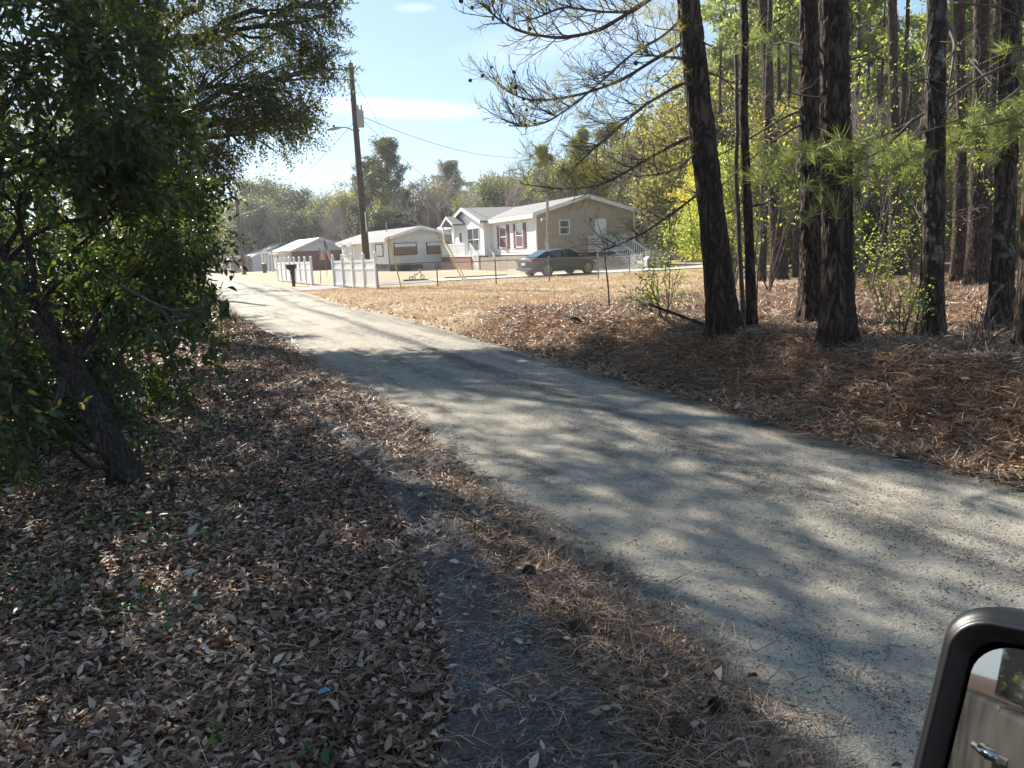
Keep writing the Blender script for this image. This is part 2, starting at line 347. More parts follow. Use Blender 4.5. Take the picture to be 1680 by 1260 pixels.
def terr(x, y, under=True):
    x = np.asarray(x, float); y = np.asarray(y, float)
    dR = (x - xR(y)) * .88; dL = (xL(y) - x) * .9
    bh = np.interp(y, [2, 12, 17, 24, 32, 36, 46, 60], [.58, .52, .32, .14, .10, .02, .02, .10])
    wb = np.interp(y, [2, 12, 20, 30], [.95, 1.1, 1.4, 2.5])
    edge = dR + .5 * (fbm(x * 1.1, y * 1.1, 3) - .5)
    z = base_h(x, y) + bh * sm(.05, 1, edge / wb)
    z = z + .10 * sm(1, 6, dR) * (fbm(x * .35, y * .35, 3) - .45) * (1 - sm(12, 30, y))
    yard = sm(.2, 1.2, dR)
    near = 1 - sm(14, 40, y)
    z = z + yard * near * .11 * (fbm(x * 3, y * 3, 4) - .47)
    # left verge: low mound of litter along the edge, then a slow rise
    z = z + (.05 * sm(.0, .25, dL) * (1 - sm(.3, .8, dL)) + .12 * sm(1.2, 5, dL) + .3 * sm(5, 14, dL))
    z = z + sm(.1, .4, dL) * near * .06 * (fbm(x * 3.3, y * 3.3, 4) - .45)
    z = z + .02 * sm(0, .3, dL) * (1 - sm(.5, 1, dL)) * (vn(x * 5, y * 5) - .5)
    inside = np.minimum(-dR, -dL)
    if under: z = z - .035 * sm(.12, .3, inside)
    # gentle crown and ruts of the road
    return z
def zone(x, y):
    dR = (x - xR(y)) * .88
    right = sm(-.5, .5, x - (xL(y) + xR(y)) / 2)
    nz = fbm(x * .6, y * .6, 4) - .47
    # the dry lawn starts beyond a line from the road at y=17 to far right at y=30
    ln = y - (15.0 + np.clip(x, -4, 12) * .9) + nz * 5
    lawn = right * sm(-1.5, 1.5, ln) * (1 - sm(7, 10, x - (y - 20) * .30 + nz * 3))
    lawn = np.maximum(lawn, sm(38, 50, y + nz * 6) * right * (1 - sm(16, 22, x - (y - 50) * .1)))
    straw = right * (1 - lawn)
    lv = (1 - right) * .25 * sm(14, 30, y)
    return straw, lawn, lv
def axis(lo, hi, c, dmin, grow_):
    a = [c]; s = dmin
    while a[-1] < hi: a.append(a[-1] + s); s *= grow_
    b = [c]; s = dmin
    while b[-1] > lo: b.append(b[-1] - s); s *= grow_
    return np.array(sorted(set(b + a)))
gx = np.concatenate([-np.geomspace(900, 9, 70), np.arange(-8.9, 8, .075), np.geomspace(8.1, 900, 80)])
gy = np.concatenate([-np.geomspace(900, 3, 30), np.arange(-2.8, 1.6, .3), np.arange(1.6, 14, .075), np.geomspace(14.1, 40, 130), np.geomspace(40.5, 1500, 90)])
XX, YY = np.meshgrid(gx, gy); ZZ = terr(XX, YY)
ZZ = np.where(YY > 250, -.6, ZZ)
V = np.stack([XX.ravel(), YY.ravel(), ZZ.ravel()], 1); nx, ny = len(gx), len(gy)
ii = (np.arange(ny - 1)[:, None] * nx + np.arange(nx - 1)[None, :]).ravel()
F = np.stack([ii, ii + 1, ii + nx + 1, ii + nx], 1)
ground = npmesh('ground', V, F, M['ground'], smooth=True); tag(ground, kind='structure')
s_, l_, g_ = zone(XX.ravel(), YY.ravel())
att = ground.data.color_attributes.new('zone', 'FLOAT_COLOR', 'POINT')
att.data.foreach_set('color', np.stack([s_, l_, g_, np.ones_like(s_)], 1).astype(np.float32).ravel())

# road strip: 40 quads across, laid between the two edges with ruts and a crown
ry = np.concatenate([np.arange(-7.5, 1.5, .3), np.arange(1.5, 14, .09), np.geomspace(14.05, 245, 260)]); ru = np.linspace(-.035, 1.035, 56)
RU, RY = np.meshgrid(ru, ry)
wob = .10 * (fbm(RY * 1.7, RY * 0 + 3, 4) - .47)
RX = xL(RY) + (xR(RY) - xL(RY)) * RU + wob * np.where(RU < .5, 1, 1.5) * np.abs(RU - .5) * 2
RZ = base_h(RX, RY) + .006 + .03 * (1 - (2 * RU - 1) ** 2) - .012 * np.exp(-((RU - .3) / .08) ** 2) - .014 * np.exp(-((RU - .72) / .08) ** 2) + .012 * (fbm(RX * 2.2, RY * 2.2, 4) - .47)
RZ = RZ - .05 * sm(0, .035, np.abs(RU - .5) - .5)
vv = np.concatenate([[0], np.cumsum(np.hypot(np.diff((xL(ry) + xR(ry)) / 2), np.diff(ry)))])
UV = np.stack([RU.ravel(), np.repeat(vv, len(ru))], 1)
na, nb = len(ry), len(ru); ii = (np.arange(na - 1)[:, None] * nb + np.arange(nb - 1)[None, :]).ravel()
road = npmesh('road', np.stack([RX.ravel(), RY.ravel(), RZ.ravel()], 1), np.stack([ii, ii + 1, ii + nb + 1, ii + nb], 1), M['road'], smooth=True, uv=UV)
tag(road, kind='structure')
def road_z(x, y):
    u = (x - xL(y)) / (xR(y) - xL(y)); return base_h(x, y) + .008 + .03 * (1 - (2 * u - 1) ** 2) + .012 * (fbm(x * 2.2, y * 2.2, 4) - .47)

def strip(name, left, right, m, n=60, across=12, lift=.006, zf=None):
    a = np.array(left, float); b = np.array(right, float)
    def rs(p):
        d = np.concatenate([[0], np.cumsum(np.hypot(*np.diff(p[:, :2], axis=0).T))]); t = np.linspace(0, d[-1], n)
        return np.stack([np.interp(t, d, p[:, 0]), np.interp(t, d, p[:, 1])], 1)
    a = rs(a); b = rs(b); u = np.linspace(0, 1, across)[None, :, None]; P = a[:, None] * (1 - u) + b[:, None] * u
    x = P[..., 0].ravel(); y = P[..., 1].ravel(); z = terr(x, y) + lift
    ii = (np.arange(n - 1)[:, None] * across + np.arange(across - 1)[None, :]).ravel()
    o = npmesh(name, np.stack([x, y, z], 1), np.stack([ii, ii + 1, ii + across + 1, ii + across], 1), m, smooth=True); return tag(o, kind='structure')
GSL = [G(*p)[:2] for p in [(430, 640), (520, 700), (600, 770), (655, 850), (690, 930), (720, 1010), (735, 1100), (735, 1200), (700, 1300), (600, 1500)]]
GSR = [G(*p)[:2] for p in [(445, 640), (560, 700), (690, 790), (760, 870), (820, 950), (880, 1010), (950, 1110), (1030, 1210), (1100, 1300), (1250, 1500)]]
strip('gravel_strip', GSL, GSR, M['gravel'], 90, 16, .012)
GSLa = np.array(GSL)[::-1]; GSRa = np.array(GSR)[::-1]
def on_gravel(x, y):
    return (x > np.interp(y, GSLa[:, 1], GSLa[:, 0])) & (x < np.interp(y, GSRa[:, 1], GSRa[:, 0])) & (y < G(500, 690)[1])
# driveway: grey apron from the road between the fences, then pale concrete in front of the house
strip('driveway_apron', [(-11.8, 41.5), (-8.5, 42.6), (-4.5, 43.2)], [(-9.7, 36.2), (-7.6, 38.2), (-3.4, 40.4)], M['asphalt_drive'], 30, 8, .02)
strip('driveway', [(-4.6, 43.6), (0, 44.6), (6, 46), (12, 47.6), (24, 51)], [(-3.8, 40.6), (0, 41.4), (6, 42.6), (12, 44), (24, 47.5)], M['concrete'], 60, 6, .05)

# thin winter air: the far wood fades slightly
hm = bpy.data.materials.new('haze_air'); hm.use_nodes = True; ht = hm.node_tree; ht.nodes.clear(); ho = ht.nodes.new('ShaderNodeOutputMaterial'); hv = ht.nodes.new('ShaderNodeVolumePrincipled')
hv.inputs['Color'].default_value = (.93, .96, 1, 1); hv.inputs['Density'].default_value = .00045; hv.inputs['Anisotropy'].default_value = .3; ht.links.new(hv.outputs[0], ho.inputs['Volume'])
MB().box(-930, 930, -930, 1530, -4, 26).build('haze', hm)['kind'] = 'stuff'

def tubes(br, k=6):
    Vs = []; Fs = []; o = 0; ang = 2 * np.pi * np.arange(k) / k; ca, sa = np.cos(ang), np.sin(ang)
    for pts, rad in br:
        p = np.asarray(pts, float); n = len(p); r = np.broadcast_to(rad, (n,))
        d = np.gradient(p, axis=0); d /= np.linalg.norm(d, axis=1, keepdims=True) + 1e-9
        m = d.mean(0); a = np.array([1., 0, 0]) if abs(m[0]) < .6 * np.linalg.norm(m) + 1e-6 else np.array([0, 1., 0])
        e1 = np.cross(d, a); e1 /= np.linalg.norm(e1, axis=1, keepdims=True) + 1e-9; e2 = np.cross(d, e1)
        V = p[:, None] + (e1[:, None] * ca[None, :, None] + e2[:, None] * sa[None, :, None]) * r[:, None, None]
        Vs.append(V.reshape(-1, 3)); j = np.arange(k)
        b = (np.arange(n - 1) * k)[:, None]; q = np.stack([b + j, b + (j + 1) % k, b + k + (j + 1) % k, b + k + j], -1).reshape(-1, 4)
        Fs.append(q + o); o += n * k
    return np.concatenate(Vs), np.concatenate(Fs)
# ------------------------------------------------------------------ scattering of leaves, needles and blades
KITE = (np.array([(0, 0, 0), (.5, .45, .12), (0, 1, .02), (-.5, .45, .12)]), np.array([(0, 1, 2), (0, 2, 3)]))
LEAF = (np.array([(0, 0, 0), (.5, .38, .16), (.36, .72, .12), (0, 1, -.06), (-.36, .72, .12), (-.5, .38, .16), (0, .5, 0.0)]),
        np.array([(0, 1, 6), (1, 2, 6), (2, 3, 6), (3, 4, 6), (4, 5, 6), (5, 0, 6)]))
NEED = (np.array([(-.5, 0, 0), (.5, 0, 0), (.5, .5, .12), (-.5, .5, .12), (0, 1, 0)]), np.array([(0, 1, 2), (0, 2, 3), (3, 2, 4)]))
def frames(d, nrm):
    d = d / np.linalg.norm(d, axis=1, keepdims=True); x = np.cross(d, nrm); x /= np.linalg.norm(x, axis=1, keepdims=True) + 1e-9
    return x, d, np.cross(x, d)
def scat(tpl, pos, d, nrm, ln, wd, curl=1.0):
    T, F = tpl; x, y, z = frames(d, nrm); n = len(pos)
    ln = np.broadcast_to(ln, (n,)); wd = np.broadcast_to(wd, (n,)); cu = np.broadcast_to(curl, (n,))
    P = pos[:, None] + x[:, None] * (T[None, :, :1] * wd[:, None, None]) + y[:, None] * (T[None, :, 1:2] * ln[:, None, None]) + z[:, None] * (T[None, :, 2:] * (ln * cu)[:, None, None])
    FF = F[None] + (np.arange(n) * len(T))[:, None, None]
    return P.reshape(-1, 3), FF.reshape(-1, F.shape[1])
def join(lst):
    V = []; F = []; o = 0
    for v, f in lst: V.append(v); F.append(f + o); o += len(v)
    return np.concatenate(V), np.concatenate(F)
def rdir(n, up=0.0, flat=1.0, r=rng):
    d = r.normal(size=(n, 3)); d[:, 2] = d[:, 2] * flat + up; return d / np.linalg.norm(d, axis=1, keepdims=True)
def clip_ok(p):                              # where in the photograph would a ground point fall
    v = p - np.array([0, 0, CAMZ]); dd = v @ _fw; return dd, CX + FPX * (v @ _R) / dd, CY - FPX * (v @ _U) / dd
def sample(n, x0, x1, y0, y1, pw=1.0):       # area samples, denser towards small y
    t = rng.random(n); y = y0 * (y1 / y0) ** t if pw else y0 + t * (y1 - y0)
    return y, rng.random(n)

# left verge leaves
def litter_left():
    n = 230000; y = 1.75 * (26 / 1.75) ** (rng.random(n) ** .8); x = xL(y) + .25 - rng.random(n) ** .9 * (3.2 + y * .62)
    dL = (xL(y) - x) * .9
    band = (dL > -.02) & (~on_gravel(x, y))
    pr = np.where(on_gravel(x, y), .10, np.where(x > np.interp(y, GSRa[:, 1], GSRa[:, 0]), .42, 1.0))
    pr = np.where((dL < -.02), .012 , pr); pr = pr * (.35 + 1.3 * np.clip(fbm(x * 2.2, y * 2.2, 3) - .1, 0, 1))
    k = rng.random(n) < pr; x = x[k]; y = y[k]; n = len(x)
    z = np.where((xL(y) - x) < 0, road_z(x, y), terr(x, y)) + rng.random(n) * .028 + .006
    nr = rdir(n, 2.2, .5); d = rdir(n, 0, .35); s = .016 + .042 * rng.random(n) ** 1.3 + .0018 * y
    big = rng.random(n) < .03; s = np.where(big, s * 1.6, s)
    return scat(LEAF, np.stack([x, y, z], 1), d, nr, s, s * rng.uniform(.32, .5, n), rng.uniform(-.9, 1.9, n))
v, f = litter_left(); ll = npmesh('leaf_litter', v, f, M['litter']); tag(ll, 'brown and grey fallen leaves carpeting the shaded left verge', 'leaf litter', kind='stuff')
def needles(n, x, y, z, ln, wd, tilt=.25):
    d = rdir(n, 0, tilt); nr = rdir(n, 1.5, .6); c = rng.normal(size=n) * .8
    return scat(NEED, np.stack([x, y, z], 1), d, nr, ln, wd, c)
def straw_left():
    n = 230000; y = 1.75 * (15 / 1.75) ** rng.random(n); x = xL(y) + .22 - rng.random(n) ** 1.3 * (2.6 + y * .3)
    dL = (xL(y) - x) * .9; between = x > np.interp(y, GSRa[:, 1], GSRa[:, 0])
    pr = np.where(on_gravel(x, y), .10, np.where(between & (dL > .02 + .1 * (vn(x * 4, y * 4) - .5)), 1.0, .32 * np.exp(-dL * .35)))
    pr = np.where(dL < -.25, .004, np.where(dL < .02, .3 * np.exp(dL * 14), pr)); pr = pr * (.4 + 1.2 * np.clip(fbm(x * 2.5 + 9, y * 2.5, 3), 0, 1))
    k = rng.random(n) < pr; x = x[k]; y = y[k]; n = len(x)
    z = np.where(dL[k] < 0, road_z(x, y), terr(x, y)) + .004 + rng.random(n) * .022
    return needles(n, x, y, z, rng.uniform(.07, .17, n), .0012 + .00055 * y, .16)
v, f = straw_left(); o = npmesh('pine_straw_band', v, f, M['straw']); tag(o, 'rust brown pine straw lying between the old asphalt strip and the road', 'pine straw', kind='stuff')
def straw_right():
    n = 400000; y = 3.2 * (24 / 3.2) ** rng.random(n); x = xR(y) - .15 + rng.random(n) ** 1.25 * (5.0 + y * .6)
    dR = (x - xR(y)) * .88; s, l, g = zone(x, y)
    pr = np.where(dR < 0, .35 * np.exp(dR * 12), 1.0) * (1 - .93 * l) * (.5 + .9 * np.clip(fbm(x * 2 + 5, y * 2, 3), 0, 1))
    k = rng.random(n) < pr; x = x[k]; y = y[k]; n = len(x)
    z = np.where(dR[k] < 0, np.maximum(road_z(x, y), terr(x, y)), terr(x, y)) + .004 + rng.random(n) * .035
    return needles(n, x, y, z, rng.uniform(.09, .2, n), .0020 + .00046 * y, .26)
v, f = straw_right(); o = npmesh('pine_straw', v, f, M['straw']); tag(o, 'orange brown pine straw covering the bank and the ground under the pines', 'pine straw', kind='stuff')
def litter_right():
    n = 45000; y = 3.4 * (30 / 3.4) ** rng.random(n); x = xR(y) - .1 + rng.random(n) ** 1.5 * (4.5 + y * .5)
    dR = (x - xR(y)) * .88; pr = (.25 + .75 * (1 - sm(.3, 1.6, dR))) * np.clip(fbm(x * 1.6 + 50, y * 1.6, 3) * 1.6 - .25, 0, 1); pr = np.where(dR < 0.03, .5 * np.exp(dR * 9), pr); pr = pr * (1 - .8 * zone(x, y)[1])
    k = rng.random(n) < pr * .8; x = x[k]; y = y[k]; n = len(x); z = np.maximum(terr(x, y), np.where(dR[k] < 0, road_z(x, y), -9)) + .012 + rng.random(n) * .035
    s = .04 + .035 * rng.random(n) + .0012 * y
    return scat(LEAF, np.stack([x, y, z], 1), rdir(n, 0, .4), rdir(n, 1.8, .6), s, s * rng.uniform(.35, .5, n), rng.uniform(-1., 2.2, n))
v, f = litter_right(); o = npmesh('bank_leaves', v, f, M['litter']); tag(o, 'pale fallen leaves caught at the foot of the right bank', 'leaf litter', kind='stuff')
def grass():
    n = 170000; y = 13 * (46 / 13) ** rng.random(n); x = xR(y) + .2 + rng.random(n) * (12 + y * .25)
    s, l, g = zone(x, y); dr = (y > 40.2 + x * .2) & (y < 44 + x * .22)
    ap = (y > 36.5) & (x < -3.4)
    k = (rng.random(n) < np.maximum(l, .12) * np.clip(fbm(x, y, 3) * 2 - .15, .15, 1)) & ~dr & ~ap; x = x[k]; y = y[k]; n = len(x); z = terr(x, y) - .005
    h = rng.uniform(.03, .10, n) * np.where(vn(x * .8, y * .8) > .75, 1.9, 1)
    return scat(KITE, np.stack([x, y, z], 1), rdir(n, 1.2, .6), rdir(n, 0, 1), h, .005 + .0005 * y, .4)
v, f = grass(); o = npmesh('dry_grass', v, f, M['drygrass']); tag(o, 'dormant tan grass covering the sunny yard', 'grass', kind='stuff')
def twigs_down():
    n = 420; y = 2. * (14 / 2.) ** rng.random(n); lf = rng.random(n) < .6; x = np.where(lf, xL(y) - .1 - rng.random(n) * (2.6 + y * .4), xR(y) + .2 + rng.random(n) * 5); z = terr(x, y) + .022; br = []
    for i in range(n):
        a = rng.random() * 6.28; L = rng.uniform(.06, .38); d = np.array([math.cos(a), math.sin(a), rng.normal() * .06]); s = np.linspace(0, 1, 5)[:, None]; P = np.array([x[i], y[i], z[i]]) + d * s * L + rng.normal(size=(5, 3)) * L * .035; br.append((P, np.linspace(1, .5, 5) * rng.uniform(.0016, .005)))
    return tubes(br, 4)
def grit():
    n = 5000; y = 1.9 * (16 / 1.9) ** rng.random(n); u = rng.random(n); u = np.where(rng.random(n) < .5, np.clip(.62 + rng.normal(size=n) * .1, 0, 1), u)
    x = xL(y) + (xR(y) - xL(y)) * u; z = road_z(x, y) - .001; s = rng.uniform(.003, .008, n) + .0004 * y
    T = np.array([(-.5, -.5, 0), (.6, -.4, 0), (.4, .5, 0), (-.5, .4, 0), (0, .05, .6)]); Fq = np.array([(0, 1, 4), (1, 2, 4), (2, 3, 4), (3, 0, 4)])
    return scat((T, Fq), np.stack([x, y, z], 1), rdir(n, 0, 0.01), np.tile((0, 0, 1.), (n, 1)), s, s * 1.1, 1.)
M['stone'] = simple('dark_grit', (.07, .068, .066), .9, scale=20)
v, f = twigs_down(); o = npmesh('fallen_twigs', v, f, M['twig']); tag(o, 'small broken twigs lying in the leaves and straw of both verges', 'twigs', kind='stuff')
v, f = grit(); o = npmesh('road_grit', v, f, M['stone']); tag(o, 'loose dark grit scattered over the sandy road', 'grit', kind='stuff')
# ------------------------------------------------------------------ vegetation builders
def q2t(F): return np.concatenate([F[:, [0, 1, 2]], F[:, [0, 2, 3]]])
def nrm(v): return v / (np.linalg.norm(v) + 1e-9)
def grow(r, p, d, L, rad, lvl, mx_, out, tips, spread=.7, kids=(7, 6, 5, 4), ratio=.55, wander=.12, lift=.05, t0=.3, taper=.35):
    n = 6 if lvl < 2 else 4; pts = [np.array(p, float)]; d = nrm(np.array(d, float)); dirs = [d]
    for i in range(n):
        d = nrm(d + r.normal(size=3) * wander + np.array([0, 0, lift])); pts.append(pts[-1] + d * L / n); dirs.append(d)
    rr = np.linspace(rad, rad * taper, n + 1); out.append((lvl, np.array(pts), rr))
    if lvl >= mx_: tips.append((pts[-1], d, L)); tips.append((pts[n // 2], dirs[n // 2], L)); return
    kn = kids[min(lvl, len(kids) - 1)]
    for i in range(kn):
        t = t0 + (1 - t0) * (i + r.random() * .8) / kn; ix = min(int(t * n), n - 1); f = t * n - ix; f = min(max(f, 0), 1)
        q = pts[ix] * (1 - f) + pts[ix + 1] * f; ax = r.normal(size=3); ax = nrm(ax - ax.dot(dirs[ix]) * dirs[ix]); sp = spread * r.uniform(.7, 1.3)
        nd = nrm(dirs[ix] * math.cos(sp) + ax * math.sin(sp))
        grow(r, q, nd, L * ratio * r.uniform(.7, 1.25) * (1.15 - .4 * t), np.interp(t, [0, 1], [rad, rad * taper]) * .62, lvl + 1, mx_, out, tips, spread, kids, ratio, wander, lift, .2, taper)
def clumps(r, centers, n, rad, ln, wd, tpl=KITE, droop=0., up=.6, curl=1.):
    c = np.asarray(centers); k = r.integers(0, len(c), n); off = r.normal(size=(n, 3)); off /= np.linalg.norm(off, axis=1, keepdims=True); off *= (r.random((n, 1)) ** .45) * rad
    off[:, 2] *= .8; pos = c[k] + off; d = off / (rad + 1e-6) + r.normal(size=(n, 3)) * .6; d[:, 2] -= droop
    return scat(tpl, pos, d, rdir(n, up, 1, r), ln * r.uniform(.7, 1.3, n), wd * r.uniform(.7, 1.3, n), curl)
def needle_tufts(r, bases, dirs, per, ln, wd, spread=.9, droop=.15):
    b = np.repeat(np.asarray(bases), per, 0); d = np.repeat(np.asarray(dirs), per, 0); n = len(b)
    back = r.random((n, 1)) * .16; dd = d + r.normal(size=(n, 3)) * spread; dd[:, 2] -= droop * r.random(n); b = b - d * back
    return scat(NEED, b, dd, rdir(n, 0, 1, r), ln * r.uniform(.7, 1.15, n), wd, r.normal(size=n) * .8)

# --- far tree prototypes (local, base at the origin, height about 1 unit = metres given)
def far_pine(seed, Ht, crown_r, dens=1.0, leafm='farneedle', clear=.35, rnd=False):
    r = np.random.default_rng(seed); trunk = []; z = np.linspace(-.3, Ht, 12); lean = r.normal(size=2) * .012
    px = np.cumsum(r.normal(size=12)) * .03 + lean[0] * z; py = np.cumsum(r.normal(size=12)) * .03 + lean[1] * z
    trunk.append((np.stack([px, py, z], 1), np.linspace(Ht * .0115, .03, 12))); cen = []
    nb = int(46 * dens)
    for i in range(nb):
        t = clear + (1 - clear) * (i + r.random()) / nb; h = Ht * t; q = (t - clear) / (1 - clear)
        R0 = crown_r * ((math.sin(math.pi * min(.97, .22 + .76 * q)) ** .6) if rnd else (1.02 - q) ** .7 * min(1, .55 + q * 2)) * r.uniform(.55, 1.1); a = r.random() * 6.28
        bx = np.interp(h, z, px); by = np.interp(h, z, py); n = 5; s = np.linspace(0, 1, n)
        P = np.stack([bx + math.cos(a) * R0 * s, by + math.sin(a) * R0 * s, h + R0 * (.35 * s - .1 + .25 * s ** 2) + r.normal(size=n) * .05], 1); P[0] = (bx, by, h - .1 * R0)
        trunk.append((P, np.linspace(.06, .015, n)))
        for s_ in (.45, .62, .78, .9, 1.0):
            c = P[0] * (1 - s_) + P[-1] * s_ + r.normal(size=3) * (.28, .28, .15) * R0 * .55; cen.append(c)
    v, f = clumps(r, cen, int(15000 * dens), .42 * crown_r / 2.6, .30, .085, up=.3)
    return tubes(trunk, 9), (v, f), 'pinebark', leafm
def far_leafy(seed, Ht, cr, leafm, dens=1., low=.12, ln=.24, wd=.13, cl=.085):
    r = np.random.default_rng(seed); out_ = []; tips = []
    grow(r, (0, 0, -.3), (0, 0, 1), Ht * .62, Ht * .022, 0, 3, out_, tips, .75, (10, 6, 4), .58, .1, .06, low)
    tr = [(p, rr) for l, p, rr in out_ if l < 3]; T = np.array([t[0] for t in tips])
    T[:, :2] *= cr / max(1., np.percentile(np.hypot(T[:, 0], T[:, 1]), 90)); T[:, 2] *= Ht * .95 / np.percentile(T[:, 2], 98)
    # limbs follow the same rescale
    sc_ = np.array([cr / max(1., np.percentile(np.hypot(*np.array([t[0] for t in tips])[:, :2].T), 90))] * 2 + [Ht * .95 / np.percentile(np.array([t[0] for t in tips])[:, 2], 98)])
    tr = [(p * sc_, rr) for p, rr in tr]
    v, f = clumps(r, T, int(17000 * dens), cl * Ht, ln, wd, up=.4)
    return tubes(tr, 5), (v, f), 'farbark', leafm
def far_bare(seed, Ht, cr, lm=None, kids=(9, 6, 5, 4)):
    r = np.random.default_rng(seed); out_ = []; tips = []
    grow(r, (0, 0, -.3), (0, 0, 1), Ht * .62, Ht * .02, 0, 4, out_, tips, .62, kids, .56, .10, .10, .28, .3)
    big = [(p, np.maximum(rr, .02)) for l, p, rr in out_ if l < 2]; sm_ = [(p, np.maximum(rr, .011)) for l, p, rr in out_ if l >= 2]
    v, f = tubes(sm_, 3)
    return tubes(big, 6), (v, q2t(f)), 'greytwig', 'greytwig'
PROTO = {}
def proto(key, name, spec):
    (tv, tf), (cv, cf), bm, lm = spec
    e = empty(name, (0, -500, -50)); npmesh('trunk', tv, tf, M[bm], e, True); c = npmesh('crown', cv, cf, M[lm], e); tag(c, kind='stuff'); PROTO[key] = [e, False]
def put(key, x, y, s=1., rz=None, sz=None, z=None, **k):
    e, used = PROTO[key]
    if not used: PROTO[key][1] = True; o = e
    else: o = dup_tree(e)
    for kk in ('label', 'category', 'group'):
        if kk in k: o[kk] = k[kk]
    o.location = (float(x), float(y), float(terr(x, y)) if z is None else z); o.rotation_euler = (0, 0, rng.random() * 6.28 if rz is None else rz); o.scale = (s, s, sz or s); return o
proto('pineA', 'pine_tree', far_pine(11, 15, 3.0, 1.0, 'farneedle', .42, True))
proto('pineB', 'pine_tree', far_pine(12, 14, 2.4, .9, 'oliveleaf', .38))
proto('pineC', 'pine_tree', far_pine(13, 15, 2.2, .2, 'needle', .68, True))
proto('pineD', 'pine_tree', far_pine(14, 17, 2.4, .22, 'needle', .64, True))
proto('greyA', 'evergreen_tree', far_leafy(21, 10, 4.0, 'greyleaf', 1.1))
proto('greyB', 'evergreen_tree', far_leafy(22, 9, 3.6, 'greyleaf', .7))
proto('darkA', 'evergreen_tree', far_leafy(23, 10, 3.8, 'darkleaf', 1.3))
proto('darkB', 'evergreen_tree', far_leafy(24, 11, 3.4, 'oliveleaf', 1.0))
proto('bareA', 'bare_tree', far_bare(31, 13, 4))
proto('bareB', 'bare_tree', far_bare(32, 12, 4, None, (8, 5, 5, 4)))
proto('bareC', 'bare_tree', far_bare(33, 9, 3.5, None, (10, 7, 4, 3)))
proto('shrubA', 'understory_shrub', far_leafy(41, 4.2, 1.8, 'brightleaf', .8, .05, .10, .05))
proto('shrubB', 'understory_shrub', far_leafy(42, 4.8, 2.0, 'yellowleaf', .5, .08, .10, .055, .07))
proto('shrubC', 'understory_shrub', far_leafy(43, 3.0, 1.5, 'darkleaf', .8, .05, .09, .04))
proto('shrubD', 'understory_shrub', far_leafy(44, 6.5, 2.4, 'oliveleaf', 1.1, .1, .12, .055, .065))

TREES = []      # (object, pixel x, kind words, place words) labelled at the end
KW = {'pineA': 'dark round-topped pine', 'pineB': 'olive green pine', 'pineC': 'tall thin pine', 'pineD': 'fresh green pine', 'greyA': 'pale grey-green evergreen', 'greyB': 'thin grey-green evergreen', 'darkA': 'dense dark evergreen', 'darkB': 'olive evergreen', 'bareA': 'tall bare tree', 'bareB': 'grey leafless tree', 'bareC': 'low bare twiggy tree',
      'shrubA': 'bright green shrub', 'shrubB': 'yellow-leaved sapling', 'shrubC': 'dark green bush', 'shrubD': 'olive green young tree'}
HT = {'pineA': 15.4, 'pineB': 14.3, 'pineC': 15.4, 'pineD': 17.4, 'greyA': 10.4, 'greyB': 9.4, 'darkA': 10.4, 'darkB': 11.4, 'bareA': 13, 'bareB': 12, 'bareC': 9, 'shrubA': 4.4, 'shrubB': 5, 'shrubC': 3.1, 'shrubD': 6.8}
def far(key, px, Y, pytop, wide=1.):
    p = at(px, pytop, Y); zg = float(terr(p[0], Y)); s = (p[2] - zg) / HT[key]
    o = put(key, p[0], Y, s * wide, sz=s)
    TREES.append((o, px, key, Y)); return o
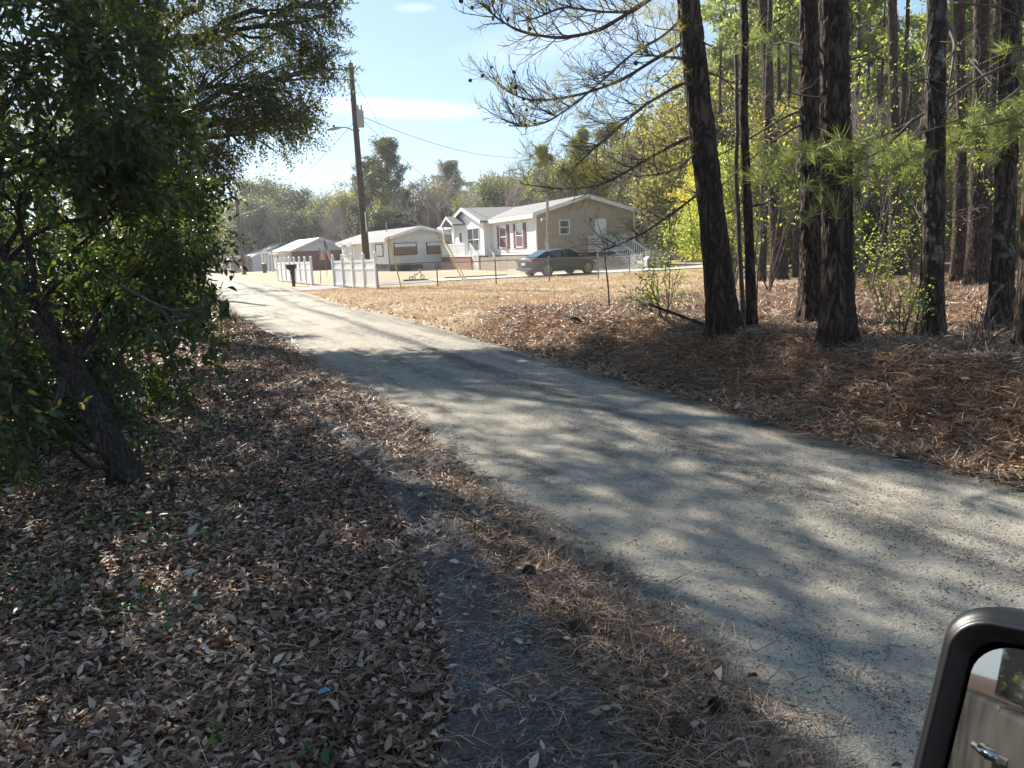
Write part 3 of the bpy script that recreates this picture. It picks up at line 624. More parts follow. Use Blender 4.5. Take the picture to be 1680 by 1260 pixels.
# the wood behind the houses, from the far left to the big pine
line = [('greyA', 350, 150, 330), ('bareB', 372, 140, 315), ('greyB', 392, 150, 318), ('greyA', 412, 128, 290), ('darkA', 430, 150, 312), ('greyA', 447, 120, 318), ('bareC', 340, 118, 385), ('darkA', 458, 132, 300),
        ('bareB', 475, 140, 292), ('greyB', 486, 122, 330), ('bareA', 500, 135, 288), ('greyA', 512, 128, 318), ('bareB', 528, 124, 300), ('bareA', 545, 140, 290), ('darkB', 560, 118, 305), ('bareC', 540, 112, 345), ('bareC', 500, 114, 352), ('greyA', 470, 116, 360), ('darkB', 584, 120, 312),
        ('pineA', 633, 98, 226), ('pineA', 603, 108, 262), ('darkA', 605, 100, 335), ('darkB', 655, 96, 290), ('bareC', 640, 92, 322), ('bareB', 668, 104, 282), ('darkA', 690, 100, 318), ('bareA', 716, 84, 232), ('greyA', 690, 94, 345), ('pineA', 737, 125, 264), ('bareB', 745, 100, 285), ('greyA', 742, 92, 318), ('bareB', 775, 112, 262),
        ('darkB', 772, 92, 325), ('greyA', 790, 100, 296), ('bareC', 805, 92, 315), ('darkA', 728, 88, 350), ('bareA', 812, 112, 268), ('greyA', 828, 96, 290), ('darkA', 850, 92, 308), ('greyB', 855, 100, 262), ('bareB', 842, 120, 252),
        ('darkB', 880, 88, 285), ('pineB', 893, 96, 238), ('bareA', 875, 110, 240), ('greyA', 908, 90, 270), ('darkA', 930, 84, 290), ('bareB', 925, 98, 228), ('pineB', 950, 90, 212), ('darkB', 962, 80, 258), ('bareB', 975, 92, 205), ('greyB', 990, 84, 232), ('darkA', 1008, 78, 275), ('pineA', 1000, 104, 205), ('bareA', 1022, 90, 200), ('darkB', 1040, 78, 225), ('pineB', 1052, 84, 190), ('darkA', 1065, 72, 262), ('bareB', 1075, 80, 195), ('pineB', 1092, 76, 172), ('darkB', 1100, 70, 235), ('bareA', 1118, 74, 180), ('darkA', 1110, 66, 300), ('pineB', 1135, 70, 165), ('darkB', 1142, 62, 240),
        ('bareC', 700, 86, 330), ('bareC', 660, 90, 345), ('bareC', 585, 96, 355), ('darkA', 765, 86, 360), ('bareC', 860, 84, 310), ('darkA', 895, 82, 330), ('darkA', 1040, 68, 330), ('shrubC', 1090, 60, 360), ('bareC', 1075, 62, 310), ('shrubD', 1120, 58, 330)]
line += [('bareB', a, b, c) for a, b, c in ((420, 116, 330), (455, 114, 322), (520, 110, 318), (575, 100, 318), (615, 92, 300), (650, 90, 308), (680, 88, 292), (760, 88, 292), (820, 86, 280), (870, 82, 268), (915, 80, 250), (955, 76, 238), (1000, 72, 222), (1045, 68, 210), (1085, 66, 205))] + [('darkA', a, b, c) for a, b, c in ((400, 118, 352), (488, 112, 352), (620, 90, 345), (670, 88, 340), (590, 96, 330), (840, 84, 335), (945, 78, 312))]
for k_, px, Y, top in line: far(k_, px, Y, top, rng.uniform(.95, 1.25))
# second rank further off, filling the skyline
for i in range(26):
    px = 330 + i * 33 + rng.uniform(-8, 8); k_ = ['bareB', 'darkA', 'greyA', 'pineC', 'bareA'][i % 5]; Y = rng.uniform(150, 175)
    top = np.interp(px, [330, 600, 750, 850, 1000, 1150], [335, 305, 300, 285, 235, 190]) + rng.uniform(-6, 22); far(k_, px, Y, top, 1.3)
line2 = [('darkB', a, b, c) for a, b, c in ((1158, 60, 150), (1190, 56, 110), (1225, 60, 80), (1262, 55, 120), (1345, 60, 110), (1440, 60, 90), (1560, 60, 60))]
for k_, px, Y, top in line2: far(k_, px, Y, top, 1.2)
# the pine wood at right: farther trunks, crowns above, understory
ri = np.random.default_rng(5)
taken = []
for i in range(60):
    for _ in range(40):
        px = ri.uniform(1150, 1720); Y = ri.uniform(26, 62) if i < 50 else ri.uniform(60, 85); x = X(px, Y)
        if all(math.hypot(x - a, Y - b) > 1.7 for a, b in taken) and not (px < 1200 and Y < 45): break
    taken.append((x, Y)); o = put(['pineC', 'pineD', 'pineC', 'pineC'][i % 4] if Y > 24 else 'pineC', x, Y, ri.uniform(.85, 1.15)); TREES.append((o, px, 'pineC', Y))
for i in range(52):
    px = ri.uniform(1160, 1740) if i < 44 else ri.uniform(1130, 1330); Y = ri.uniform(29, 62); k_ = ['shrubA', 'shrubD', 'shrubB', 'shrubA', 'shrubD', 'shrubC', 'shrubA', 'bareC'][i % 8]
    if i >= 44: k_ = ['shrubB', 'shrubA', 'bareC', 'shrubA', 'shrubD'][i % 5]; Y = ri.uniform(34, 55)
    x = X(px, Y)
    if px < 1180 and Y < 55: Y = 58; x = X(px, Y)
    s = ri.uniform(.7, 1.25) * (1 if k_ != 'darkA' else .6); o = put(k_, x, Y, s); TREES.append((o, px, k_, Y))
# tall shrubs and trees closing the wood behind
for i in range(15):
    px = 1140 + i * 45 + ri.uniform(-10, 10); Y = ri.uniform(64, 84); k_ = ['shrubD', 'bareB', 'darkB', 'bareA', 'shrubD'][i % 5]; o = put(k_, X(px, Y), Y, ri.uniform(.8, 1.15) * (1.4 if k_ == 'shrubD' else 1)); TREES.append((o, px, k_, Y))

# ------------------------------------------------------------------ near pines of the right bank
def worley(P):
    c = np.floor(P).astype(int); best = np.full(len(P), 9.); sec = np.full(len(P), 9.); rid = np.zeros(len(P))
    def h(a, b, c_, s): return np.modf(np.abs(np.sin(a * 127.1 + b * 311.7 + c_ * 74.7 + s * 19.3) * 43758.5453))[0]
    for i in (-1, 0, 1):
        for j in (-1, 0, 1):
            for k in (-1, 0, 1):
                q = c + (i, j, k); f = np.stack([q[:, 0] + h(*q.T, 1), q[:, 1] + h(*q.T, 2), q[:, 2] + h(*q.T, 3)], 1); d = np.linalg.norm(P - f, axis=1)
                nb_ = d < best; sec = np.where(nb_, best, np.minimum(sec, d)); rid = np.where(nb_, h(*q.T, 5), rid); best = np.where(nb_, d, best)
    return sec - best, rid
def bark_trunk(seed, path, rad, k=56, step=.03, hi=5.2, amp=.016, cell=16, zs=.30, flare=.55):
    """path: (n,3) polyline in local coordinates; rad at its points"""
    r = np.random.default_rng(seed); path = np.array(path, float); L = np.concatenate([[0], np.cumsum(np.linalg.norm(np.diff(path, axis=0), axis=1))])
    s = np.concatenate([np.arange(0, min(hi, L[-1]), step), np.linspace(min(hi, L[-1]), L[-1], 14)[1:] if L[-1] > hi else []])
    C = np.stack([np.interp(s, L, path[:, i]) for i in range(3)], 1); R0 = np.interp(s, L, rad); a = 2 * np.pi * np.arange(k) / k
    R0 = R0 * (1 + flare * np.exp(-(s / .28)) + .12 * np.exp(-s / .9))
    S, A = np.meshgrid(s, a, indexing='ij'); RR = np.repeat(R0[:, None], k, 1)
    lob = 1 + .18 * np.exp(-S / .3) * np.cos(A * 5 + seed) + .05 * np.sin(A * 2 + S * .7 + seed) + .03 * np.sin(A * 3 + S * 1.9)
    RR = RR * lob; P = np.stack([np.cos(A) * RR, np.sin(A) * RR, S], -1).reshape(-1, 3)
    e, rid = worley(P * (cell, cell, cell * zs) + seed * 7.3 + .5 * np.stack([vn(P[:, 2] * 6, P[:, 0] * 6)] * 3, 1))
    disp = amp * (sm(0, .22, e) - .55) + amp * .7 * (rid - .5) + .004 * (vn(P[:, 2] * 60, np.arctan2(P[:, 1], P[:, 0]) * 20) - .5)
    rr = (RR.ravel() + disp * np.clip(RR.ravel() / .12, .3, 1)); V = C[np.repeat(np.arange(len(s)), k)].copy(); V[:, 0] += np.cos(A.ravel()) * rr; V[:, 1] += np.sin(A.ravel()) * rr
    n = len(s); j = np.arange(k); b = (np.arange(n - 1) * k)[:, None]; F = np.stack([b + j, b + (j + 1) % k, b + k + (j + 1) % k, b + k + j], -1).reshape(-1, 4)
    return V, F
def limb_mesh(root, name, pts, r0, r1, m, k=8, rough=.1):
    p = np.array(pts, float); t = np.linspace(0, 1, len(p)); tt = np.linspace(0, 1, len(p) * 4); q = np.stack([np.interp(tt, t, p[:, i]) for i in range(3)], 1)
    for _ in range(2): q[1:-1] = (q[:-2] + 2 * q[1:-1] + q[2:]) / 4
    rr = np.interp(tt, [0, 1], [r0, r1]) * (1 + rough * np.sin(tt * 37)); v, f = tubes([(q, rr)], k); return npmesh(name, v, f, m, root, True), q
def near_pine(seed, basepx, Y_or_z, toppx, wpx, label, bark='pinebark', H=15, crown=True, lichen=False, hi=5.2, k=56, flare=.55, wtop=.72):
    g = G(basepx[0], basepx[1], Y_or_z); 
    for _ in range(6): g = G(basepx[0], basepx[1], float(terr(g[0], g[1])))
    d = math.hypot(g[1], 1.2); rad = wpx / 2 / FPX * (g[1] / _fw[1] * 1.0)
    top = at(toppx[0], toppx[1], g[1]); top_d = top - g; slope = top_d / top_d[2]
    e = empty('pine_tree', g); path = [np.array((0, 0, -.12))] + [slope * h for h in np.linspace(.0, H, 12)]; path = np.array(path)
    rs = np.random.default_rng(seed); wv = np.cumsum(rs.normal(size=(13, 2)) * .02, 0); wv[:5] *= .3; path[:, :2] += wv - wv[0]
    rad_a = np.concatenate([[rad], np.interp(np.linspace(0, H, 12), [0, 4.5, H], [rad, rad * wtop, rad * .3])])
    v, f = bark_trunk(seed, path, rad_a, k, .03 if g[1] < 14 else .06, hi, .016 if rad > .1 else .006, 15 if rad > .1 else 30, .3, flare)
    npmesh('trunk', v, f, M[bark], e, False)
    if crown:
        r = np.random.default_rng(seed + 100); br = []; bs = []; ds = []
        for i in range(17):
            t = r.uniform(.6, 1.); c = path[1] * 0 + np.array([np.interp(t * H, np.linspace(0, H, 12), path[1:, 0]), np.interp(t * H, np.linspace(0, H, 12), path[1:, 1]), t * H * 1.0]); a = r.random() * 6.28; Rb = r.uniform(1.2, 3.0) * (1.25 - t * .8)
            P = np.array([c + np.array([math.cos(a) * Rb * q, math.sin(a) * Rb * q, Rb * (.25 * q + .2 * q * q)]) for q in np.linspace(0, 1, 5)]) + r.normal(size=(5, 3)) * .06; P[0] = c; br.append((P, np.linspace(.04, .012, 5)))
            for _ in range(8):
                q = r.uniform(.4, 1); b = P[0] * (1 - q) + P[-1] * q + r.normal(size=3) * .3 * Rb * (.5, .5, .25); bs.append(b); ds.append(nrm(b - c + (0, 0, .5)))
        v, f = tubes(br, 5); npmesh('limbs', v, f, M['farbark'], e, True)
        v, f = needle_tufts(r, bs, ds, 34, .30, .012, .8); c = npmesh('crown', v, f, M['needle'], e); tag(c, kind='stuff')
    tag(e, label, 'pine tree'); e['group'] = 'pines on the right bank'; return e, g, slope, rad
def w2l(e, pts): return np.array(pts) - np.array(e.location)
PINES = {}
PINES[1] = near_pine(1, (1187, 541), .35, (1128, 0), 41, 'leaning dark pine trunk nearest the tan house with long bare branches on its left', H=14, wtop=.75)
PINES[2] = near_pine(2, (1233, 537), .35, (1211, 0), 15, 'slender straight pine just right of the leaning pine', H=9, k=24, flare=.3)
PINES[21] = near_pine(3, (1219, 535), .35, (1214, 300), 7, 'thinnest stem, touching the slender pine beside the leaning pine', 'smoothbark', H=3.2, crown=False, k=12, flare=.2)
PINES[3] = near_pine(4, (1277, 459), .3, (1257, 0), 23, 'mid-size pine set well back between the slender pine and the paired big pines', H=16, hi=10)
PINES[4] = near_pine(5, (1332, 529), .35, (1328, 0), 36, 'big pine trunk just behind and left of the thickest pine', H=15)
PINES[5] = near_pine(6, (1378, 562), .38, (1371, 0), 47, 'thickest dark pine trunk, nearest the road among the pines', H=16)
PINES[6] = near_pine(7, (1527, 553), .38, (1538, 0), 32, 'straight pine with pale lichen patches standing alone in the middle of the right wood', 'pinebark_l', H=15)
PINES[7] = near_pine(8, (1471, 452), .35, (1469, 0), 21, 'distant pine seen between the thickest pine and the lichen-spotted pine', H=17, hi=10, k=40)
PINES[8] = near_pine(9, (1573, 464), .35, (1580, 0), 21, 'narrow pine just right of the lichen-spotted pine, set back', H=16, hi=8, k=40)
PINES[9] = near_pine(10, (1602, 470), .35, (1612, 0), 30, 'dark back pine between the narrow pine and the right edge pines', H=16, hi=8, k=40)
PINES[10] = near_pine(11, (1640, 546), .4, (1658, 0), 33, 'broad lichen-flecked pine, second from the right edge', 'pinebark_l', H=15)
PINES[11] = near_pine(12, (1682, 574), .4, (1700, 0), 30, 'pine trunk cut by the right edge of the view', H=15)

# dead and sparse branches of the leaning pine, reaching left
e1, g1, _, _ = PINES[1]
def pxpts(l, Y0, Y1): n = len(l); return np.array([at(a, b, Y0 + (Y1 - Y0) * i / (n - 1)) for i, (a, b) in enumerate(l)])
Y1_ = g1[1]
mains = [([(1135, -48), (1064, 0), (1020, 28), (980, 52), (917, 64), (852, 52), (815, 30), (784, 0)], .030, 1.2),
         ([(1124, 55), (1119, 72), (1074, 97), (1022, 131), (959, 154), (910, 163), (865, 165), (825, 147), (802, 115)], .026, -.6),
         ([(1132, 97), (1100, 94), (1043, 89)], .022, .3),
         ([(1142, 145), (1124, 133), (1061, 170), (1030, 196), (980, 238), (941, 275), (930, 298)], .022, .8),
         ([(1152, 212), (1129, 225), (1074, 254), (1022, 285), (983, 306), (917, 311), (854, 301)], .026, -.9),
         ([(1165, 302), (1150, 315), (1110, 345), (1060, 380), (1015, 402), (985, 412)], .020, -1.3),
         ([(1135, -80), (1090, -20), (1040, 20), (985, 20), (925, 10), (880, 30), (850, 35)], .020, 1.5),
         ([(1141, 250), (1120, 272), (1090, 285), (1040, 290)], .013, 1.0),
         ([(1120, 30), (1085, 62), (1040, 85), (990, 130), (950, 165), (900, 200), (868, 208), (835, 206)], .016, 1.4)]
tuftb = []; tuftd = []; conep = []; fine = []
rb = np.random.default_rng(77)
for ci, (pl, r0, dy) in enumerate(mains):
    P = pxpts(pl, Y1_, Y1_ - dy); lm, q = limb_mesh(e1, 'branch', w2l(e1, P), r0, .006, M['smoothbark'], 7, .12)
    n = len(q); tw = []
    for i in range(int(n * 1.35)):
        k0 = int(rb.uniform(.22, .98) * (n - 1)); k0 = min(k0, n - 2); d = nrm(q[k0 + 1] - q[k0]); side = rb.normal(size=3); side[2] += .55; side = nrm(side - side.dot(d) * d)
        nd = nrm(d * .75 + side * rb.uniform(.5, .95)); L = rb.uniform(.2, .7) * (1.1 - .5 * k0 / n); o_ = []; tp = []
        grow(rb, q[k0], nd, L, .0065, 0, 2, o_, tp, .55, (3, 2), .55, .12, .06, .2, .4); tw += [(p, np.maximum(rr, .0022)) for l, p, rr in o_]
        lush = ci in (3, 4) and k0 > n * .45
        for p, dd, _ in tp:
            if rb.random() < (.16 if lush else .05): tuftb.append(p); tuftd.append(dd)
        if k0 > n * .6 and rb.random() < .22: conep.append(tp[0][0])
    v, f = tubes(tw, 3); npmesh('twigs', v, f, M['twig'], lm, False)['kind'] = 'stuff'
# yellowing foliage bunches around the low branch ends and at the top
for (px, py, sx_, sy_, n_) in [(890, 252, 44, 18, 26), (850, 288, 28, 16, 8), (950, 285, 50, 22, 8), (1060, 14, 50, 14, 26), (980, 20, 60, 20, 5), (940, 130, 60, 18, 4), (1000, 140, 60, 20, 4), (1100, 60, 22, 40, 18), (1090, 215, 40, 30, 5)]:
    for _ in range(n_):
        a, b = rb.normal(size=2) * .55; p = at(px + a * sx_, py + b * sy_, Y1_ - rb.uniform(-.8, .8)) - np.array(e1.location); tuftb.append(p); tuftd.append(nrm(rb.normal(size=3) + (-.4, 0, .5)))
v, f = needle_tufts(rb, tuftb, tuftd, 20, .15, .0028, .75, .1); t_ = npmesh('needles', v, f, M['drytuft'], e1); tag(t_, kind='stuff')
M['cone'] = simple('pine_cone', (.10, .065, .045), .8, scale=30)
def cone_mesh(L=.06, R=.024, rings=7, per=7):
    mb = MB(); mb.lathe([(.002, 0), (R * .5, L * .3), (R * .4, L * .7), (.002, L)], k=6)
    for i in range(rings):
        z = L * (.06 + .84 * i / rings); rr = R * math.sin(math.pi * (.18 + .72 * i / rings)) * 1.15
        for j in range(per):
            a = 6.283 * (j + .5 * (i % 2)) / per; c, s = math.cos(a), math.sin(a); wd = rr * .55
            mb.add([(c * rr * .35 - s * wd * .5, s * rr * .35 + c * wd * .5, z), (c * rr * .35 + s * wd * .5, s * rr * .35 - c * wd * .5, z), (c * rr + s * wd * .5, s * rr - c * wd * .5, z + L * .10), (c * rr * 1.12, s * rr * 1.12, z + L * .13), (c * rr - s * wd * .5, s * rr + c * wd * .5, z + L * .10)], [(0, 1, 2, 3, 4)])
    return mb
cm = None
for i, p in enumerate(conep[:22]):
    if cm is None: o = cone_mesh().build('cone', M['cone'], e1); cm = o.data
    else: o = bpy.data.objects.new('cone', cm); COL.objects.link(o); o.parent = e1
    o.scale = (.75,) * 3; o.location = tuple(p); o.rotation_euler = (rb.uniform(2, 3.5), rb.uniform(-.5, .5), 0)

# green boughs hanging across the big trunks: limbs of the pine at the right edge
e11, g11, _, _ = PINES[11]
bough = [([(1690, 130), (1650, 165), (1600, 185), (1550, 205), (1500, 222)], 7.55, 7.2), ([(1690, 175), (1670, 190), (1640, 200), (1600, 208)], 7.4, 7.0), ([(1690, 90), (1600, 130), (1520, 185), (1450, 225), (1380, 240), (1310, 262), (1255, 290)], 7.6, 7.9), ([(1500, 195), (1450, 245), (1420, 260), (1375, 275), (1330, 300)], 7.7, 7.6), ([(1695, 40), (1640, 10), (1560, 5), (1590, 0)], 7.5, 8)]
tb = []; td = []
for pl, Ya, Yb in bough:
    P = pxpts(pl, Ya, Yb); lm, q = limb_mesh(e11, 'branch', w2l(e11, P), .016, .004, M['smoothbark'], 6)
centers = [(1300, 268, 8), (1340, 248, 9), (1372, 238, 13), (1392, 250, 11), (1420, 262, 8), (1450, 245, 8), (1480, 262, 8), (1508, 240, 12), (1525, 225, 8), (1460, 285, 6), (1560, 212, 9), (1598, 205, 13), (1625, 215, 9), (1640, 195, 13), (1668, 205, 14), (1675, 185, 10), (1330, 300, 7), (1365, 300, 7), (1275, 285, 6), (1260, 262, 4), (1345, 330, 4), (1500, 275, 5), (1430, 235, 5), (1240, 60, 5), (1250, 245, 4), (1610, 160, 3), (1620, 80, 4), (1560, 60, 3), (1400, 285, 5), (1545, 248, 5), (1660, 225, 6)]
tw = []
for px, py, n_ in centers:
    Yc = 7.5 + rb.uniform(-.5, .5); c0 = at(px, py, Yc)
    for _ in range(int(n_ * .62)):
        p = c0 + rb.normal(size=3) * (.13, .16, .08) - np.array(e11.location); d = nrm(rb.normal(size=3) * .8 + (-.5, -.2, .15)); tb.append(p); td.append(d); tw.append((np.array([p - d * .16 - (0, 0, .03), p - d * .08, p]), np.array([.004, .0035, .003])))
v, f = needle_tufts(rb, tb, td, 60, .19, .0032, .5, .3); t_ = npmesh('needles', v, f, M['needle'], e11); tag(t_, kind='stuff')
v, f = tubes(tw, 4); npmesh('twigs', v, f, M['twig'], e11)['kind'] = 'stuff'
# bare limbs crossing between the trunks
extra = [(3, [(1262, 40), (1230, 30), (1200, 38), (1165, 55)], .02), (3, [(1265, 62), (1215, 66), (1160, 82), (1135, 98)], .018), (4, [(1318, 75), (1290, 68), (1262, 75), (1215, 100)], .018), (4, [(1325, 178), (1290, 190), (1250, 215), (1190, 250), (1160, 262)], .018), (4, [(1320, 200), (1270, 230), (1215, 275), (1180, 310)], .015), (1, [(1160, 118), (1190, 130), (1215, 160)], .014), (8, [(1590, 30), (1620, 5), (1650, 10), (1690, 25)], .02), (6, [(1545, 20), (1568, 70), (1562, 110), (1550, 190)], .022), (2, [(1230, 340), (1262, 330), (1310, 305)], .012), (7, [(1470, 60), (1430, 40), (1400, 60)], .02), (6, [(1530, 380), (1505, 350), (1490, 310)], .01), (10, [(1640, 150), (1610, 120), (1590, 95)], .014)]
for pn, pl, r0 in extra:
    e, g, _, _ = PINES[pn]; P = pxpts(pl, g[1], g[1] + rb.uniform(-1, 1)); lm, q = limb_mesh(e, 'branch', w2l(e, P), r0, .005, M['smoothbark'], 6)
    tw = []
    for i in range(8):
        k0 = int(rb.uniform(.3, .95) * (len(q) - 1)); o_ = []; tp = []; grow(rb, q[k0], nrm(rb.normal(size=3) + (0, 0, .2)), rb.uniform(.25, .7), .006, 0, 2, o_, tp, .6, (3, 3), .55, .15, .02, .2, .4); tw += [(p, np.maximum(rr, .0022)) for l, p, rr in o_]
    v, f = tubes(tw, 3); npmesh('twigs', v, f, M['twig'], lm)['kind'] = 'stuff'
# dead stubs on the trunks
for pn in (1, 3, 4, 5, 6, 7, 8, 9, 10):
    e, g, sl_, rad = PINES[pn]
    for i in range(5):
        h = rb.uniform(1.5, 5); a = rb.uniform(0, 6.28); c = sl_ * h; d = np.array([math.cos(a), math.sin(a), .25]); L = rb.uniform(.1, .45)
        limb_mesh(e, 'dead_stub', [c + d * rad * .5, c + d * (rad + L * .5), c + d * (rad + L) + (0, 0, .04)], .010, .004, M['smoothbark'], 5)
# ------------------------------------------------------------------ trees and bushes of the left verge
LEFTB = []
def twig_leaves(r, blobs, tpl, ln, wd, per=9, tl=.28, droop=.25):
    """blobs: (centre, (rx,ry,rz), number of twigs)"""
    S = []; D = []
    for c, rad, n in blobs:
        u = r.normal(size=(n, 3)); u /= np.linalg.norm(u, axis=1, keepdims=True); q = r.random((n, 1)) ** .38
        # gather the twigs in sub-clumps so the crown has gaps and lumps
        m = max(3, n // 22); cc = r.normal(size=(m, 3)); cc /= np.linalg.norm(cc, axis=1, keepdims=True); cc *= r.random((m, 1)) ** .4
        k = r.integers(0, m, n); p = cc[k] * .86 + u * q * .34
        S.append(np.array(c) + p * np.array(rad)); d = cc[k] * .5 + u * .7 + r.normal(size=(n, 3)) * .3; d[:, 2] -= droop * .6; D.append(d)
    S = np.concatenate(S); D = np.concatenate(D); D /= np.linalg.norm(D, axis=1, keepdims=True); n = len(S)
    t = (np.arange(per) + .5) / per; L = tl * r.uniform(.6, 1.3, n)
    side = np.cross(D, r.normal(size=(n, 3))); side /= np.linalg.norm(side, axis=1, keepdims=True)
    P = S[:, None] + D[:, None] * (t[None, :, None] * L[:, None, None]); P[..., 2] -= (t[None] ** 2) * L[:, None] * .25
    sg = np.where(np.arange(per) % 2 == 0, 1, -1)[None, :, None]; ld = D[:, None] * .55 + side[:, None] * sg * .8 + r.normal(size=(n, per, 3)) * .3; ld[..., 2] -= droop
    nr_ = r.normal(size=(n * per, 3)) * .55 + (0, 0, .9)
    leaves = scat(tpl, P.reshape(-1, 3), ld.reshape(-1, 3), nr_, ln * r.uniform(.6, 1.2, n * per), wd * r.uniform(.75, 1.2, n * per), r.uniform(.2, 1.6, n * per))
    K = (np.array([(-.5, 0, 0), (.5, 0, 0), (.2, 1, -.08), (-.2, 1, -.08)]), np.array([(0, 1, 2), (0, 2, 3)]))
    tw = scat(K, S, D, r.normal(size=(n, 3)), L, .006, 1.)
    return leaves, tw
def leafy_tree(name, label, cat, base, trunk, rad, blobs, leafm, ln, wd, tpl=KITE, per=9, tl=.28, bark='oakbark', group=None, seed=1, flare=.4, hr=False, limb_r=.05, droop=.25):
    r = np.random.default_rng(seed); e = empty(name, base); b = np.array(base, float); tag(e, label, cat, group)
    T = np.array(trunk, float) - b
    if hr: v, f = bark_trunk(seed, T, rad, 44, .03, 4, .010, 22, .35, flare)
    else:
        n = len(T); tt = np.linspace(0, n - 1, n * 4); q = np.stack([np.interp(tt, range(n), T[:, i]) for i in range(3)], 1)
        for _ in range(2): q[1:-1] = (q[:-2] + 2 * q[1:-1] + q[2:]) / 4
        v, f = tubes([(q, np.interp(tt, range(n), rad))], 12)
    npmesh('trunk', v, f, M[bark], e, True)
    lim = []
    for c, rd, n in blobs:
        c = np.array(c) - b; d = np.linalg.norm(T - c, axis=1) + np.abs(T[:, 2] - c[2] + .9) * .7; k = int(np.argmin(d[1:])) + 1; a = T[k]
        mid = (a + c) / 2 + (0, 0, .12 * np.linalg.norm(c - a)); mid = mid + r.normal(size=3) * .08 * np.linalg.norm(c - a); s = np.linspace(0, 1, 9)[:, None]
        P = a * (1 - s) ** 2 + 2 * mid * s * (1 - s) + c * s ** 2 + r.normal(size=(9, 3)) * .02 * np.linalg.norm(c - a); P[0] = a; lim.append((P, np.linspace(limb_r, limb_r * .3, 9)))
        for _ in range(7):
            k0 = r.integers(4, 9); tgt = c + r.normal(size=3) * np.array(rd) * .6; s2 = np.linspace(0, 1, 5)[:, None]; Q = P[k0] * (1 - s2) + tgt * s2 + r.normal(size=(5, 3)) * .03; Q[0] = P[k0]; lim.append((Q, np.linspace(limb_r * .35, .004, 5)))
    v, f = tubes(lim, 6); npmesh('limbs', v, f, M[bark], e, True)
    bl = [(np.array(c) - b, rd, n) for c, rd, n in blobs]
    (lv, lf), (tv, tf) = twig_leaves(r, bl, tpl, ln, wd, per, tl, droop)
    c = npmesh('crown', lv, lf, M[leafm], e); tag(c, kind='stuff'); t_ = npmesh('twigs', tv, tf, M['twig'], e); tag(t_, kind='stuff'); return e
def B(px, py, Y, rpx, n, ry=None, flat=.8):
    r_ = rpx / FPX * Y; return (at(px, py, Y), (r_, ry or r_ * 1.1, r_ * flat), n)
gz = lambda x, y: float(terr(x, y))
# the big dark oak whose crown stands against the sky
ox, oy = X(268, 17.5), 17.5
ob = [B(505, 45, 16.5, 62, 230), B(522, 118, 16.8, 50, 150), B(470, 150, 16, 60, 230), B(430, 205, 16.5, 55, 190), B(485, 195, 17, 42, 110), B(390, 225, 15.5, 50, 150), B(345, 262, 16, 42, 130), B(430, 60, 18, 80, 260), B(375, 125, 16, 75, 260), B(300, 60, 18, 85, 260), B(310, 180, 17, 75, 230),
      B(235, 130, 18, 85, 260), B(480, -40, 17, 75, 200), B(400, -70, 18, 90, 260), B(300, -60, 19, 90, 260), B(200, 20, 18, 90, 230), B(220, 260, 17.5, 60, 160), B(335, 335, 19, 34, 100), B(540, 5, 17, 30, 50), B(400, -200, 18, 110, 260), B(500, -150, 17, 80, 200), B(250, -190, 19, 110, 260), B(318, 400, 18.5, 32, 90)]
leafy_tree('oak_tree', 'large dark spreading oak whose crown hangs against the sky left of the tall utility pole', 'tree', (ox, oy, gz(ox, oy)), [(ox, oy, -.2), (ox + .1, oy, 1.2), (ox + .05, oy, 2.6), (ox + .3, oy - .1, 4.2), (ox + .2, oy, 6), (ox + .9, oy, 8.5)], [.30, .24, .21, .19, .15, .07], [(c_, r_, int(n_ * 1.4)) for c_, r_, n_ in ob] + [B(300, 240, 17, 60, 200), B(250, 300, 18, 60, 200)], 'oakleaf', .085, .034, per=11, tl=.34, seed=51, limb_r=.09, group='trees on the left verge')
# second oak shading the near road, its crown above and behind the laurels
def W3(x, y, z, r_, n, f=.75): return (np.array((x, y, z)), (r_, r_, r_ * f), n)
bx, by = -6.3, 11.5
bb = [W3(-5.2, 12, 5.6, 1.5, 220), W3(-4.4, 13.4, 6.6, 1.5, 260), W3(-6.4, 12.5, 6.8, 1.7, 260), W3(-6.2, 14.5, 7.6, 1.7, 260), W3(-7.8, 12, 5.2, 1.6, 240), W3(-5.0, 10.6, 6.6, 1.4, 200), W3(-7.3, 10.5, 7.2, 1.6, 220), W3(-3.9, 11.6, 5.4, 1.0, 110), W3(-5.6, 12.6, 8.8, 1.5, 200), W3(-4.6, 14.8, 8.0, 1.2, 150), W3(-8.6, 13.5, 7.6, 1.7, 220), W3(-5.5, 9.2, 5.4, 1.2, 150), W3(-7.3, 8.6, 5.6, 1.4, 160), W3(-4.5, 16.6, 7.4, 1.1, 120), W3(-5.4, 9.6, 6, 1.3, 420), W3(-6.4, 9, 6.8, 1.4, 420), W3(-4.6, 8.4, 5.2, 1.1, 380), W3(-5.6, 11, 7.2, 1.2, 300), W3(-3.6, 9.4, 5.8, .8, 160)]
leafy_tree('oak_tree', 'near oak trunk half hidden behind the laurel leaves at upper left', 'tree', (bx, by, gz(bx, by)), [(bx, by, -.2), (bx + .1, by, 1.5), (bx + .25, by, 3), (bx + .3, by + .2, 5), (bx + .5, by + .5, 7.5)], [.2, .16, .14, .12, .06], [(c_, r_, int(n_ * .55)) for c_, r_, n_ in bb], 'oakleaf', .08, .032, per=11, tl=.34, seed=52, limb_r=.03, group='trees on the left verge')
cx_, cy_ = -11.5, 16
